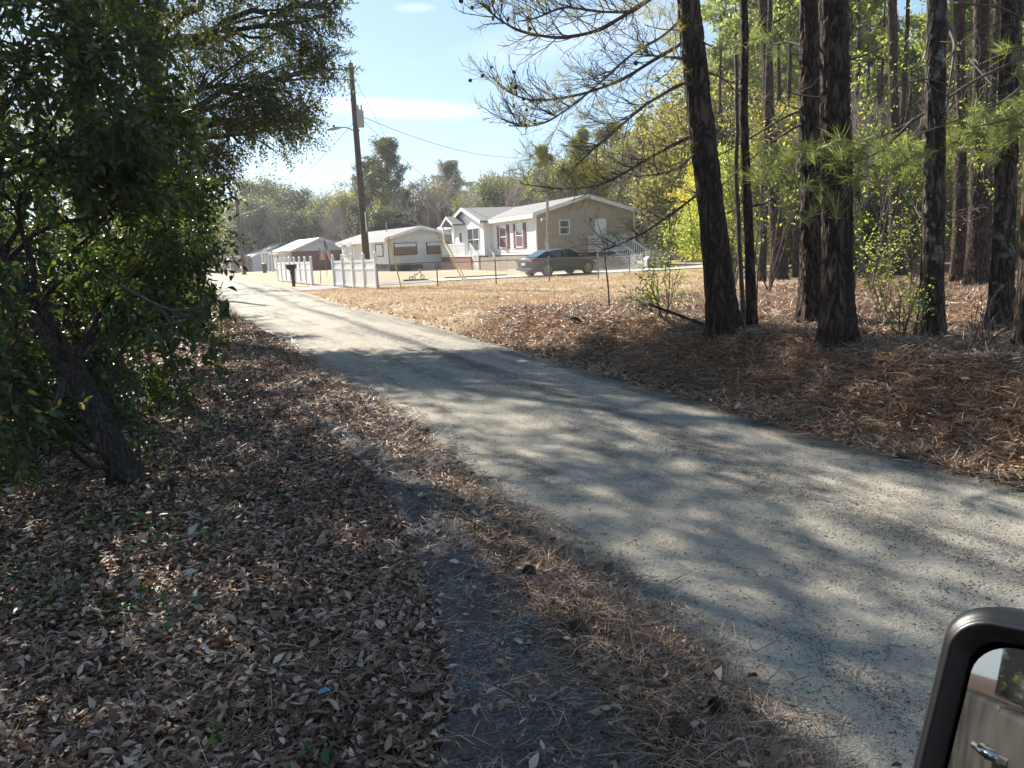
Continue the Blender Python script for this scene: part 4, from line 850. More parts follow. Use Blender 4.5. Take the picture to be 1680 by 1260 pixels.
leafy_tree('oak_tree', 'oak standing deeper in the shade at the far left behind the leaning trunk', 'tree', (cx_, cy_, gz(cx_, cy_)), [(cx_, cy_, -.2), (cx_, cy_, 3), (cx_ + .4, cy_, 6), (cx_ + .2, cy_, 9)], [.26, .2, .15, .08], [W3(cx_ + a, cy_ + b, c, 1.9, 200) for a, b, c in ((0, 0, 9), (2, 0, 7.5), (-2, 1, 7), (1, -2, 6), (0, 2, 6), (2.5, 2, 9), (-1, -1.5, 8.5), (-2.5, -1, 5), (0, 0, 4.2), (2, -1, 4.5), (3.4, 1, 10.2), (1.2, 1.6, 3))], 'oakleaf', .085, .036, per=10, seed=53, limb_r=.06, group='trees on the left verge')
dx, dy_ = X(266, 37), 37
leafy_tree('oak_tree', 'dark oak farther down the left edge of the road', 'tree', (dx, dy_, gz(dx, dy_)), [(dx, dy_, -.3), (dx, dy_, 3), (dx + .3, dy_, 6), (dx, dy_, 9)], [.3, .22, .17, .08], [W3(dx + a, dy_ + b, c, 1.9, 150) for a, b, c in ((-3, 1, 6), (-2, 0, 7.6), (-.6, 0, 4.6), (-3.5, -1, 4.2), (-1, -2, 6.4), (0.2, -1, 3.2), (-2.6, 2, 5.2), (.9, 1, 2.6), (-4, 0, 9), (-1.5, 0, 2.2), (-3.6, -1, 2.2))], 'oakleaf', .11, .05, per=10, tl=.4, seed=54, limb_r=.07, group='trees on the left verge')
fx, fy = -22.5, 47.5
leafy_tree('oak_tree', 'farthest dark tree over the left edge of the road', 'tree', (fx, fy, gz(fx, fy)), [(fx, fy, -.3), (fx, fy, 3), (fx + .3, fy, 6)], [.25, .2, .1], [W3(fx + a, fy + b, c, 1.8 if a < 1.5 else 1.2, 90) for a, b, c in ((3.0, 1, 6.2), (4.2, -1, 7.4), (2.4, -2, 5), (0, 1, 6), (-2, 0, 7), (-1, 0, 4), (-3, -1, 4), (1, 0, 4.6), (0, 0, 2.2), (-2.2, 0, 2))], 'oakleaf', .15, .07, per=9, tl=.5, seed=55, limb_r=.07, group='trees on the left verge')
# taller trees beyond the view that throw the road into shade
for i, (x_, y_, lb) in enumerate([(-9.5, 6.5, 'tree deep in the shade beyond the left edge, behind the laurels'), (-16, 27, 'tall oak behind the big dark oak on the left verge')]):
    leafy_tree('oak_tree', lb, 'tree', (x_, y_, gz(x_, y_)), [(x_, y_, -.2), (x_, y_, 3), (x_ + .4, y_, 6), (x_ + .2, y_, 9)], [.26, .2, .15, .08], [W3(x_ + a, y_ + b, c, 2.0, 170) for a, b, c in ((0, 0, 8), (2, 0, 7), (-2, 1, 7), (1, -2, 5.6), (0, 2, 6), (-1, -1.5, 8), (-2.5, -1, 5), (0, 0, 4.2), (2, -1, 4.5), (2.6, 1, 6), (1, 1, 2.6), (-1, 0, 2.2))], 'oakleaf', .10, .045, per=9, seed=56 + i, limb_r=.06, group='trees on the left verge')

# leaning laurel in front: trunk rising to the upper left
lb_ = G(212, 792, gz(-2.8, 5.3)); LT = [lb_ + (0, 0, -.15), lb_, at(165, 690, 5.5), at(118, 600, 5.6), at(62, 515, 5.8), at(10, 430, 6.0), at(-60, 330, 6.2), at(-110, 200, 6.3)]
lbl = [B(40, 300, 5.2, 120, 110), B(130, 210, 5.6, 110, 110), B(60, 120, 5.8, 130, 110), B(200, 330, 5.8, 90, 90), B(0, 480, 4.8, 60, 50), B(180, 90, 6.2, 110, 100), B(210, 455, 5.9, 70, 70), B(290, 395, 6.5, 60, 55), B(10, 10, 5.5, 130, 100), B(150, -10, 6.4, 120, 100), B(255, 520, 6.3, 46, 34), B(15, 720, 4.3, 60, 26), B(262, 190, 6.6, 80, 80), B(270, 470, 6.3, 46, 40), B(-10, 620, 4.4, 50, 30), B(300, 300, 7, 60, 50)]
leafy_tree('laurel_tree', 'leaning laurel with a dark slanting trunk rooted in the leaves at left', 'tree', tuple(lb_), LT, [.09, .088, .084, .08, .075, .07, .06, .05], lbl, 'laurel', .085, .034, LEAF, 9, .26, 'oakbark', 'trees on the left verge', 61, .25, True, .024)
# laurel thicket just behind it
tx, ty = -4.6, 8.6
tb_ = [B(60, 560, 7.6, 95, 100), B(160, 480, 8, 90, 110), B(250, 430, 8.6, 80, 110), B(110, 380, 8.2, 90, 110), B(205, 560, 8.0, 70, 80), B(150, 640, 7.4, 60, 50), B(300, 470, 9, 55, 80), B(300, 370, 9.4, 60, 90), B(330, 520, 9.2, 20, 16), B(30, 420, 7.6, 100, 110), B(20, 660, 7, 80, 70), B(240, 300, 9, 85, 110), B(150, 260, 8.6, 90, 110), B(260, 610, 8.4, 40, 26), B(60, 250, 8, 100, 110), B(200, 250, 6.4, 90, 90), B(40, 705, 6.3, 80, 90), B(105, 665, 6.8, 70, 90), B(0, 770, 5.4, 60, 50), B(20, 560, 6.6, 90, 120), B(180, 650, 7.2, 50, 60), B(120, 590, 7.4, 80, 90), B(230, 640, 8.2, 46, 40), B(0, 380, 6.6, 90, 110), B(285, 540, 9.5, 44, 50)]
leafy_tree('laurel_bush', 'dense dark laurel thicket behind the leaning trunk', 'bush', (tx, ty, gz(tx, ty)), [(tx, ty, -.1), (tx - .1, ty, .7), (tx - .2, ty + .2, 1.6), (tx + .1, ty + .3, 2.6), (tx, ty, 4)], [.07, .06, .05, .04, .02], tb_, 'laurel', .085, .036, KITE, 9, .26, 'smoothbark', 'bushes on the left verge', 62, .3, False, .02)
# sun-caught yellow-green saplings at the thicket's road end
for i, (px, Y, L_, col) in enumerate([(262, 12.5, 'lighter yellow-green sapling catching the sun at the thicket end', 'brightleaf'), (312, 15.5, 'yellowing sapling beside the road end of the thicket', 'yellowleaf'), (225, 12, 'green sapling between the laurel thicket and the big oak', 'brightleaf'), (322, 23, 'small green bush close to the left edge of the road', 'laurel')]):
    x_ = X(px, Y); b_ = [B(px + a, py, Y + rb.uniform(-.5, .5), rp, n_) for a, py, rp, n_ in (((0, 300, 42, 60), (25, 335, 36, 50), (-30, 350, 42, 55), (10, 395, 42, 55), (-20, 430, 40, 50), (15, 460, 34, 40)) if i != 3 else ((0, 440, 30, 90), (8, 470, 24, 60), (-20, 420, 34, 90), (2, 400, 24, 60)))]
    if i == 1: b_ = [B(px + a, py, Y, rp, n_) for a, py, rp, n_ in ((-12, 390, 24, 30), (-4, 415, 22, 30), (6, 440, 20, 26), (-26, 425, 22, 30), (-40, 370, 24, 22))]
    leafy_tree('sapling' if i < 3 else 'green_bush', L_, 'bush' if i == 3 else 'sapling', (x_, Y, gz(x_, Y)), [(x_, Y, -.1), (x_ + .05, Y, .8), (x_ - .05, Y, 1.6), (x_, Y, 2.6)], [.035, .03, .022, .012], b_, col, .075, .036, KITE, 9, .26, 'smoothbark', 'saplings on the left verge', 63 + i, .3, False, .012)
# the branch of large dark leaves reaching toward the road, leaf by leaf
br_pts = [at(200, 470, 5.4), at(255, 500, 5.3), at(300, 515, 5.2), at(335, 528, 5.15)]
be = empty('laurel_branch', (br_pts[0][0], br_pts[0][1], br_pts[0][2]), label='branch of large dark drooping leaves reaching out over the verge toward the road', category='branch') if False else None
E_l = [o for o in COL.objects if o.name.startswith('laurel_tree') and o.parent is None][0]
brn, q_ = limb_mesh(E_l, 'branch', np.array(br_pts) - np.array(E_l.location), .012, .004, M['smoothbark'], 6)
lvv, lff = scat(LEAF, np.zeros((1, 3)), np.array([(0, 1., 0)]), np.array([(0, 0, 1.)]), .12, .045, 1.1)
leaf0 = npmesh('leaf', lvv, lff, M['laurel'], brn); first_leaf = True
subs = [(345, 500), (355, 488), (330, 545), (345, 570), (338, 600), (300, 560), (290, 590), (270, 600), (320, 590), (250, 560), (365, 480), (310, 535), (280, 545), (230, 540)]
for (a_, b_) in subs:
    tip = at(a_, b_, 5.15 + rb.uniform(-.15, .15)) - np.array(E_l.location)
    for j in range(7):
        lo = leaf0 if first_leaf else bpy.data.objects.new('leaf', leaf0.data)
        if not first_leaf: COL.objects.link(lo); lo.parent = brn
        first_leaf = False
        p_ = tip + rb.normal(size=3) * .05; lo.location = tuple(p_); lo.rotation_euler = (rb.uniform(-1.6, -.2), rb.uniform(-.6, .6), rb.uniform(0, 6.28)); s_0 = rb.uniform(.7, 1.1); lo.scale = (s_0,) * 3
    kk = q_[-6]; sv, sf = tubes([(np.array([q_[rb.integers(4, len(q_))], (q_[-3] + tip) / 2, tip]), np.array([.006, .004, .003]))], 4); npmesh('twig', sv, sf, M['twig'], brn)
# darker growth closing the left verge behind the laurels
for i in range(20):
    y_ = [7, 9, 11, 13, 15, 17, 19, 22, 25, 29][i % 10] + .6 * (i // 10); x_ = float(xL(y_)) - 6.5 - 3.2 * (i // 10) - (1.2 if i % 2 else 0) - y_ * .08; k_ = ['shrubD', 'darkA', 'shrubC'][i % 3]
    o = put(k_, x_, y_, {'darkA': .55, 'shrubD': .95, 'shrubC': 1.3}[k_]); LEFTB.append((o, k_, y_, i // 10))
for i, (k_, x_, y_, s_, lab) in enumerate([('darkA', -9, -4.5, .8, 'evergreen reflected in the top of the door mirror'), ('darkB', -13, -7.5, .9, 'olive tree reflected in the door mirror behind the evergreen'), ('darkB', -8, -8.5, .8, 'olive tree reflected nearest the body of the vehicle'), ('darkA', -15, -3, .9, 'farther evergreen reflected at the outer side of the door mirror'), ('shrubD', -7, -3.2, .8, 'young olive tree reflected low in the door mirror'), ('shrubD', -10, -8, .9, 'second young olive tree reflected in the door mirror')]):
    o = put(k_, x_, y_, s_, label=lab, category='tree'); o['group'] = 'trees seen only in the door mirror'
# low green weeds in the litter
def weed(px, py, n, r_, hh, mt='weed', ln=.05, nm='ground_weed', lab=None, cat='weed', grp='green weeds in the left litter'):
    g = G(px, py, .05); g[2] = gz(g[0], g[1]); e = empty(nm, g, label=lab, category=cat, group=grp); k = rb
    P = k.normal(size=(n, 3)) * (r_ * .5, r_ * .5, 0); P[:, 2] = k.uniform(.015, hh, n); D = np.stack([P[:, 0] * 3, P[:, 1] * 3, np.full(n, .06)], 1) + k.normal(size=(n, 3)) * .15 * (1, 1, .6)
    v, f = scat(LEAF, P, D, k.normal(size=(n, 3)) * .35 + (0, 0, 1), ln * k.uniform(.6, 1.3, n), ln * .55 * k.uniform(.7, 1.2, n), k.uniform(.1, 1.2, n)); npmesh('leaves', v, f, M[mt], e)['kind'] = 'stuff'
    st_ = [(np.array([(0, 0, 0), p * .55, p]), np.array([.0025, .002, .0015])) for p in P[::2]]; v, f = tubes(st_, 3); npmesh('stems', v, f, M['weed'], e)
for px, py, n, r_, lab in [(30, 965, 46, .28, 'broad patch of green weeds at the far left edge of the leaf litter'), (95, 985, 22, .16, 'small weeds just right of the broad green patch at left'), (215, 985, 26, .16, 'green weeds in the middle of the leaf litter'), (280, 1010, 18, .12, 'pale green sprig in the leaf litter below the leaning trunk'), (190, 870, 30, .3, 'weeds growing beside the foot of the leaning trunk'), (285, 850, 24, .3, 'weeds right of the foot of the leaning trunk'), (345, 880, 16, .15, 'single tuft of weeds toward the old asphalt strip'), (255, 900, 16, .12, 'thin weeds directly below the leaning trunk'), (350, 1215, 8, .06, 'tiny green sprout at the bottom of the litter'), (515, 1235, 7, .07, 'tiny brown-green sprout near the bottom centre'), (320, 720, 40, .4, 'loose weeds behind the leaning trunk'), (360, 650, 40, .5, 'weeds farther along the verge beside the road'), (250, 690, 40, .4, 'shaded weeds below the laurel thicket'), (485, 895, 6, .06, 'small yellow-green leaf sprout beside the asphalt strip')]:
    weed(px, py, n, r_, .10 if py > 800 else .30, lab=lab)
for i, (px, py, h, lab) in enumerate([(230, 770, .8, 'young laurel shoot standing beside the leaning trunk'), (300, 700, .7, 'young laurel shoot behind the leaning trunk'), (190, 705, 1.0, 'laurel seedling in the shade under the thicket')]):
    g = G(px, py, .08); g[2] = gz(g[0], g[1]); leafy_tree('laurel_seedling', lab, 'seedling', tuple(g), [g + (0, 0, -.05), g + (.03, 0, h * .5), g + (0, 0, h)], [.008, .006, .003], [(g + (0, 0, h * .6), (.22, .22, .3), 12), (g + (0.05, 0, h * .95), (.16, .16, .15), 6)], 'laurel', .07, .03, LEAF, 7, .16, 'smoothbark', 'laurel seedlings', 80 + i, .3, False, .004)
# right side small plants
def stems(px, py, z, spec, lab, nm='bare_sapling', cat='sapling', m='smoothbark', leaves=None, n=6, h=1.6, sp=.12, seed=5, r0=.008, grp=None):
    g = G(px, py, z); g[2] = gz(g[0], g[1]); g = G(px, py, g[2]); r = np.random.default_rng(seed); e = empty(nm, g, label=lab, category=cat, group=grp); out_ = []; tips = []
    for i in range(n):
        grow(r, (r.normal() * .02, r.normal() * .02, -.03), nrm(np.array([r.normal() * sp, r.normal() * sp, 1])), h * r.uniform(.6, 1), r0, 0, 2, out_, tips, .6, (6, 3), .42, .07, .04, .25, .35)
    v, f = tubes([(p, np.maximum(rr, .0025)) for l, p, rr in out_], 4); npmesh('stems', v, f, M[m], e)
    if leaves:
        mt, nl, ln = leaves; T = np.array([t[0] for t in tips]); k = r.integers(0, len(T), nl); P = T[k] + r.normal(size=(nl, 3)) * .07; P[:, 2] = np.maximum(P[:, 2], .03); v, f = scat(LEAF, P, rdir(nl, .2, .8, r), rdir(nl, .8, 1, r), ln * r.uniform(.6, 1.2, nl), ln * .42, r.uniform(0, 1.4, nl)); npmesh('leaves', v, f, M[mt], e)['kind'] = 'stuff'
    return e
stems(1088, 528, .3, None, 'leafy green shrub growing left of the leaning pine', 'green_shrub', 'shrub', leaves=('brightleaf', 420, .055), n=4, h=1.0, sp=.3, seed=11, r0=.011)
stems(1062, 520, .3, None, 'low dark-leaved bush beside the leafy shrub left of the leaning pine', 'green_shrub', 'shrub', leaves=('laurel', 260, .055), n=6, h=.5, sp=.6, seed=12)
stems(1482, 555, .35, None, 'small pale green shrub between the thickest pine and the lichen-spotted pine', 'green_shrub', 'shrub', leaves=('brightleaf', 380, .05), n=7, h=.75, sp=.55, seed=13)
stems(1450, 500, .35, None, 'leafy shrub farther back right of the thickest pine', 'green_shrub', 'shrub', leaves=('brightleaf', 420, .06), n=7, h=1.3, sp=.35, seed=14)
stems(1500, 470, .35, None, 'bright shrub behind the lichen-spotted pine', 'green_shrub', 'shrub', leaves=('brightleaf', 600, .07), n=8, h=1.9, sp=.3, seed=24)
stems(1612, 690, .4, None, 'pair of thin bare stems rising from the straw bank at right', n=2, h=.75, sp=.06, seed=15, r0=.005)
stems(1630, 640, .4, None, 'thin bare stem just behind the pair on the straw bank', n=1, h=.8, sp=.05, seed=16, r0=.005)
stems(1600, 585, .4, None, 'bare twiggy brush in front of the second pine from the right', 'dry_brush', 'brush', n=5, h=.7, sp=.6, seed=17, r0=.006)
stems(1425, 560, .4, None, 'spindly twig plant at the foot of the thickest pine', n=2, h=.5, sp=.3, seed=18, r0=.005)
stems(1240, 530, .35, None, 'vine-like sapling with yellow leaves beside the slender pine', leaves=('yellowleaf', 120, .07), n=3, h=2.6, sp=.12, seed=19, r0=.012)
stems(1205, 470, .3, None, 'yellow-leaved sapling behind the leaning pine', leaves=('yellowleaf', 420, .09), n=4, h=4.6, sp=.16, seed=20, r0=.022)
stems(1262, 480, .3, None, 'tall thin sapling with green and yellow leaves near the set-back pine', leaves=('brightleaf', 480, .09), n=4, h=5.0, sp=.16, seed=21, r0=.022)
stems(1430, 478, .3, None, 'tall bright green sapling right of the thickest pine', leaves=('brightleaf', 900, .10), n=4, h=5.6, sp=.14, seed=22, r0=.022)
stems(1350, 470, .3, None, 'sapling glimpsed between the two biggest pines', leaves=('brightleaf', 300, .09), n=3, h=4., sp=.14, seed=23, r0=.02)
stems(1640, 480, .3, None, 'green sapling behind the second pine from the right', leaves=('brightleaf', 500, .08), n=3, h=4.2, sp=.14, seed=26, r0=.02)
# bare sapling in front of the tan house, branches spreading low
sg = G(1000, 520, .28); sg[2] = gz(sg[0], sg[1]); e = empty('bare_sapling', sg, label='small leafless sapling standing in front of the tan house', category='sapling'); Ys = sg[1]
def lp(l): return w2l(e, np.array([at(a, b, Ys + rb.uniform(-.1, .1)) for a, b in l]))
limb_mesh(e, 'trunk', np.concatenate([[(0, 0, -.05)], lp([(1000, 518), (998, 470), (993, 430), (991, 400), (985, 380), (976, 350)])]), .021, .004, M['smoothbark'], 7)
tw = []
for pl in ([(991, 400), (975, 378), (962, 366), (951, 354)], [(991, 402), (970, 400), (945, 404), (925, 410), (915, 400)], [(985, 380), (1000, 372), (1015, 360), (1025, 345)], [(994, 425), (975, 410), (950, 412), (935, 395), (920, 392)], [(976, 370), (975, 355), (982, 340)], [(993, 410), (1010, 395), (1030, 392), (1045, 380)]):
    lm, q = limb_mesh(e, 'branch', lp(pl), .006, .002, M['smoothbark'], 5)
    for i in range(4):
        o_ = []; tp = []; k0 = int(rb.uniform(.2, 1) * (len(q) - 1)); grow(rb, q[k0], nrm(rb.normal(size=3) * (1, 1, .5) + (-.3, 0, .5)), rb.uniform(.12, .3), .003, 0, 1, o_, tp, .6, (3,), .5, .15, .08, .2, .4); tw += [(p, np.maximum(rr, .0018)) for l, p, rr in o_]
v, f = tubes(tw, 3); npmesh('twigs', v, f, M['twig'], e)['kind'] = 'stuff'
# logs and sticks
def stick(pts, r0, r1, lab, nm='fallen_branch', m='oakbark', cat='branch'):
    P = []
    for (px, py, z) in pts:
        g = G(px, py, .25 + z)
        for _ in range(6): g = G(px, py, gz(g[0], g[1]) + z + r0)
        P.append(g)
    e = empty(nm, P[0], label=lab, category=cat); limb_mesh(e, 'wood', w2l(e, P), r0, r1, M[m], 7, .2)
stick([(928, 517, 0), (945, 523, 0), (965, 528, 0), (985, 531, 0)], .03, .015, 'dark fallen branch lying on the bank left of the leafy shrub')
stick([(1045, 490, .35), (1075, 503, .25), (1110, 516, .12), (1160, 534, .02)], .016, .022, 'slim dead branch leaning across the leafy shrub toward the leaning pine')
stick([(1385, 604, 0.01), (1420, 602, .02), (1450, 601, 0.01)], .012, .006, 'short stick lying on the straw below the thickest pine')
stick([(1580, 640, .02), (1620, 648, .03), (1680, 652, .04)], .006, .004, 'pale thin twig on the straw near the right edge', m='greytwig')
stick([(1600, 545, .05), (1640, 550, .2), (1670, 560, .3)], .012, .006, 'bleached branch propped at the second pine from the right', m='greytwig')
stick([(1020, 905, -.0), (1035, 900, 0), (1060, 893, 0)], .003, .002, 'thin twig on the shaded road near the straw band', nm='road_twig', m='twig')
stick([(1080, 925, -.0), (1110, 938, 0), (1135, 950, 0)], .003, .002, 'longer thin twig on the shaded road', nm='road_twig', m='twig')
stick([(930, 958, .01), (955, 975, .02), (985, 985, .01)], .010, .006, 'short rotten stick in the straw band beside the road')
for i, (px, py, s, lab) in enumerate([(962, 1056, 1.25, 'dark pine cone in the straw band nearest the middle of the road edge'), (1160, 1170, 1.1, 'brown pine cone toward the lower end of the straw band'), (1120, 1237, 1.1, 'pine cone among leaves at the bottom of the view'), (860, 952, 1.0, 'small worn pine cone at the upper end of the straw band')]):
    g = G(px, py, .03); g[2] = gz(g[0], g[1]) + .03
    o = cone_mesh(.075, .03, 9, 8).build('pine_cone', M['cone']); tag(o, lab, 'pine cone', 'pine cones on the ground'); o.location = tuple(g); o.rotation_euler = (1.45, .2, rb.uniform(0, 6))
mb = MB(); mb.lathe([(.02, 0), (.045, .01), (.05, .025), (.035, .045), (.01, .055)], k=8); o = mb.build('dirt_clod', M['stone']); g = G(697, 711); o.location = (g[0], g[1], float(road_z(g[0], g[1]))); o.scale = (1, .8, .8); tag(o, 'small dark clod lying alone on the road', 'clod')
M['blue'] = simple('blue_plastic', (.05, .30, .42), .3)
mb = MB(); mb.add([(0, 0, 0), (.035, .004, .012), (.042, .02, .004), (.02, .026, .014), (-.004, .018, .006)], [(0, 1, 3), (1, 2, 3), (0, 3, 4)]); o = mb.build('plastic_scrap', M['blue']); g = G(523, 1143, .03); o.location = (g[0], g[1], gz(g[0], g[1]) + .035); tag(o, 'tiny blue plastic scrap among the fallen leaves', 'litter')
# ------------------------------------------------------------------ built things
M['white'] = simple('white_trim', (.78, .78, .76), .5, scale=3, var=.04)
M['vinyl'] = simple('white_vinyl', (.80, .79, .76), .45, scale=2, var=.04)
M['tan'] = simple('tan_siding', (.42, .355, .27), .65, scale=1.5, var=.05)
M['cream'] = simple('cream_siding', (.70, .69, .65), .6, scale=1.5, var=.05)
M['offwhite'] = simple('off_white_wall', (.68, .66, .60), .7, scale=1.2, var=.07)
M['shingle'] = simple('grey_shingle', (.20, .195, .19), .9, scale=9, var=.2, bmp=.4)
M['shutter'] = simple('maroon_shutter', (.16, .055, .06), .6)
M['darkslat'] = simple('skirting_grey', (.11, .10, .10), .8)
M['frame_brown'] = simple('brown_frame', (.07, .04, .03), .6)
M['blind'] = simple('brown_blind', (.24, .15, .08), .7)
M['awning'] = simple('white_awning', (.68, .69, .70), .5)
M['metalroof'] = simple('pale_metal_roof', (.60, .59, .57), .4, metal=.3, scale=2)
M['chain'] = simple('galvanised_wire', (.18, .18, .18), .45, metal=.6)
M['post'] = simple('steel_post', (.22, .21, .20), .5, metal=.5)
M['pole'] = simple('creosote_pole', (.13, .10, .075), .85, scale=9, bmp=.6, c2=(.07, .055, .042))
M['yellow'] = simple('yellow_guard', (.72, .46, .05), .45)
M['black'] = simple('black_plastic', (.012, .012, .014), .38)
M['rubber'] = simple('tyre_rubber', (.02, .02, .02), .8)
M['greybox'] = simple('grey_cabinet', (.42, .44, .42), .5)
M['red'] = simple('red_plastic', (.55, .03, .05), .35)
M['wood'] = simple('weathered_board', (.40, .34, .27), .8, scale=5)
M['brownwood'] = simple('brown_board', (.28, .19, .12), .8, scale=5)
M['alum'] = simple('alloy', (.55, .55, .56), .3, metal=.9)
M['chrome'] = simple('chrome', (.75, .76, .78), .06, metal=1, var=.01)
M['lampgrey'] = simple('lamp_metal', (.45, .46, .47), .45, metal=.4)
M['wire'] = simple('cable', (.06, .06, .06), .6)
def brickmat():
    m, t, p, o = newmat('brick_wall'); co = objco(t); mp = nn(t, 'ShaderNodeMapping'); mp.inputs['Rotation'].default_value = (math.pi / 2, 0, 0); t.links.new(co, mp.inputs[0])
    c = noise_node(t, 26, co, 2); c = ramp(t, c, [(.3, (.14, .055, .035)), (.5, (.25, .10, .065)), (.7, (.34, .17, .11))]); p.inputs['Roughness'].default_value = .85; t.links.new(c, p.inputs['Base Color']); return m
M['brick'] = brickmat(); M['mortar'] = simple('mortar', (.30, .27, .23), .9)
def glassmat(name, c, rough=.06):
    m, t, p, o = newmat(name); p.inputs['Base Color'].default_value = (*c, 1); p.inputs['Roughness'].default_value = rough; p.inputs['Specular IOR Level'].default_value = .8; p.inputs['Coat Weight'].default_value = .5; return m
M['glass'] = glassmat('window_glass', (.05, .065, .07)); M['carglass'] = glassmat('car_glass', (.02, .025, .03), .03)
def paint(name, c, flake=.25):
    m, t, p, o = newmat(name); p.inputs['Metallic'].default_value = .1; p.inputs['Roughness'].default_value = .4; p.inputs['Coat Weight'].default_value = .4; p.inputs['Coat Roughness'].default_value = .05
    d = noise_node(t, 5, objco(t), 5, .7); t.links.new(mixc(t, maprange(t, d, .45, .8, 0, .2), c, (.16, .14, .11)), p.inputs['Base Color']); return m
M['carpaint'] = paint('dark_grey_paint', (.022, .022, .023)); M['whitepaint'] = paint('white_paint', (.62, .61, .58)); M['doorpaint'] = simple('taupe_paint', (.06, .055, .048), .45)

def house(name, label, A, rot, W_, L, zb, zs, ze, zp, wallm, endm, roofm, skirtm, sid=.2, xp=None, over=.35):
    """local x across the gable end that faces the camera, local y away along the front; front wall at x=0"""
    e = empty(name, A, rot, label=label, category='house'); xp = xp or W_ / 2
    gm = MB(); gm.prism([(0.06, zs), (W_ - .06, zs), (W_ - .06, ze), (xp, zp), (0.06, ze)], .06, L - .06); gm.build('wall_core', M[endm], e)
    # lapped boards: gable end and front wall, real ledges
    mb = MB(); z = zs
    def wid(z_):
        if z_ <= ze: return 0, W_
        q = (z_ - ze) / (zp - ze); return xp * q, W_ - (W_ - xp) * q
    while z < zp - .05:
        z1 = min(z + sid, zp); a0, a1 = wid(z); b0, b1 = wid(z1)
        mb.add([(a0, -.012, z), (a1, -.012, z), (b1, .018, z1), (b0, .018, z1), (a0, .06, z), (a1, .06, z)], [(0, 1, 2, 3), (4, 5, 1, 0)]); z = z1
    o = mb.build('gable_siding', M[endm], e); o['kind'] = 'stuff'
    mb = MB(); z = zs
    while z < ze - .01:
        z1 = min(z + sid, ze); mb.add([(-.012, 0, z), (-.012, L, z), (.018, L, z1), (.018, 0, z1), (.06, 0, z), (.06, L, z)], [(1, 0, 3, 2), (5, 4, 0, 1)]); z = z1
    o = mb.build('front_siding', M[wallm], e); o['kind'] = 'stuff'
    MB().box(.03, W_ - .03, .03, L - .03, zb - .4, zs).build('skirting', M['mortar'] if skirtm == 'brick' else M[skirtm], e)
    if skirtm == 'brick':
        mb = MB(); r = random.Random(4); rows = int((zs - zb) / .076)
        for k in range(rows):
            z0 = zb + .004 + k * .076; x = -(k % 2) * .11
            while x < W_: mb.box(max(x, .0), min(x + .21, W_), .0 - r.random() * .004, .035, z0, z0 + .065); x += .222
        o = mb.build('brick_course', M['brick'], e); o['kind'] = 'stuff'
    # roof slabs
    th = .12
    for s in (0, 1):
        x0, x1 = (-over, xp) if s == 0 else (W_ + over, xp); zz0 = ze - over * (zp - ze) / (xp if s == 0 else W_ - xp)
        rm = MB(); rm.prism([(x0, zz0 + .03), (x1, zp + .03), (x1, zp + .03 + th), (x0, zz0 + .03 + th)], -over, L + over); rm.build('roof', M[roofm], e)
        fm = MB(); fm.prism([(x0, zz0 - .10), (x1, zp - .10), (x1, zp + .17), (x0, zz0 + .17)], -over - .03, -over); fm.build('rake_board', M['white'], e)
    MB().box(-over - .03, -over, -over, L + over, ze - .28, ze + .02).build('fascia', M['white'], e)
    MB().box(-over, 0, -over, L + over, ze - .13, ze - .11).build('soffit', M['white'], e)
    for x, y in ((0, 0), (W_, 0)): MB().box(x - .05, x + .05, -.035, .03, zs, ze).build('corner_board', M['white'], e)
    MB().box(-.035, .0, -.03, .09, zs, ze).build('corner_board', M['white'], e)
    return e
def win_gable(e, x0, x1, z0, z1, panes=(1, 2), m='white', y=-.03, gl='glass', name='window'):
    f = MB(); t = .07; f.box(x0, x1, y - .03, y + .02, z0, z0 + t); f.box(x0, x1, y - .03, y + .02, z1 - t, z1); f.box(x0, x0 + t, y - .03, y + .02, z0 + t, z1 - t); f.box(x1 - t, x1, y - .03, y + .02, z0 + t, z1 - t)
    for i in range(1, panes[0]): q = x0 + (x1 - x0) * i / panes[0]; f.box(q - .02, q + .02, y - .026, y + .01, z0 + t, z1 - t)
    for i in range(1, panes[1]): q = z0 + (z1 - z0) * i / panes[1]; f.box(x0 + t, x1 - t, y - .022, y + .01, q - .025, q + .025)
    o = f.build(name, M[m], e); MB().box(x0 + t * .5, x1 - t * .5, y + .0, y + .012, z0 + t * .5, z1 - t * .5).build('pane', M[gl], o); return o
def win_front(e, y0, y1, z0, z1, panes=(1, 2), m='white', x=-.03, gl='glass', shutters=False, curtain=None):
    f = MB(); t = .08; f.box(x - .03, x + .02, y0, y1, z0, z0 + t); f.box(x - .03, x + .02, y0, y1, z1 - t, z1); f.box(x - .03, x + .02, y0, y0 + t, z0 + t, z1 - t); f.box(x - .03, x + .02, y1 - t, y1, z0 + t, z1 - t)
    for i in range(1, panes[0]): q = y0 + (y1 - y0) * i / panes[0]; f.box(x - .026, x + .01, q - .04, q + .04, z0 + t, z1 - t)
    for i in range(1, panes[1]): q = z0 + (z1 - z0) * i / panes[1]; f.box(x - .022, x + .01, y0 + t, y1 - t, q - .035, q + .035)
    o = f.build('window', M[m], e); MB().box(x, x + .012, y0 + t * .5, y1 - t * .5, z0 + t * .5, z1 - t * .5).build('pane', M[gl], o)
    if curtain: MB().box(x - .006, x - .001, y0 + t, y1 - t, z0 + t, z0 + (z1 - z0) * .42).build('blind', M[curtain], o)
    if shutters:
        for a, b in ((y0 - .5, y0 - .02), (y1 + .02, y1 + .5)):
            s = MB(); s.box(x - .02, x + .01, a, b, z0 - .02, z1 + .02)
            k = z0 + .06
            while k < z1 - .06: s.box(x - .034, x - .018, a + .06, b - .06, k, k + .05); k += .12
            s.build('shutter', M['shutter'], e)
    return o
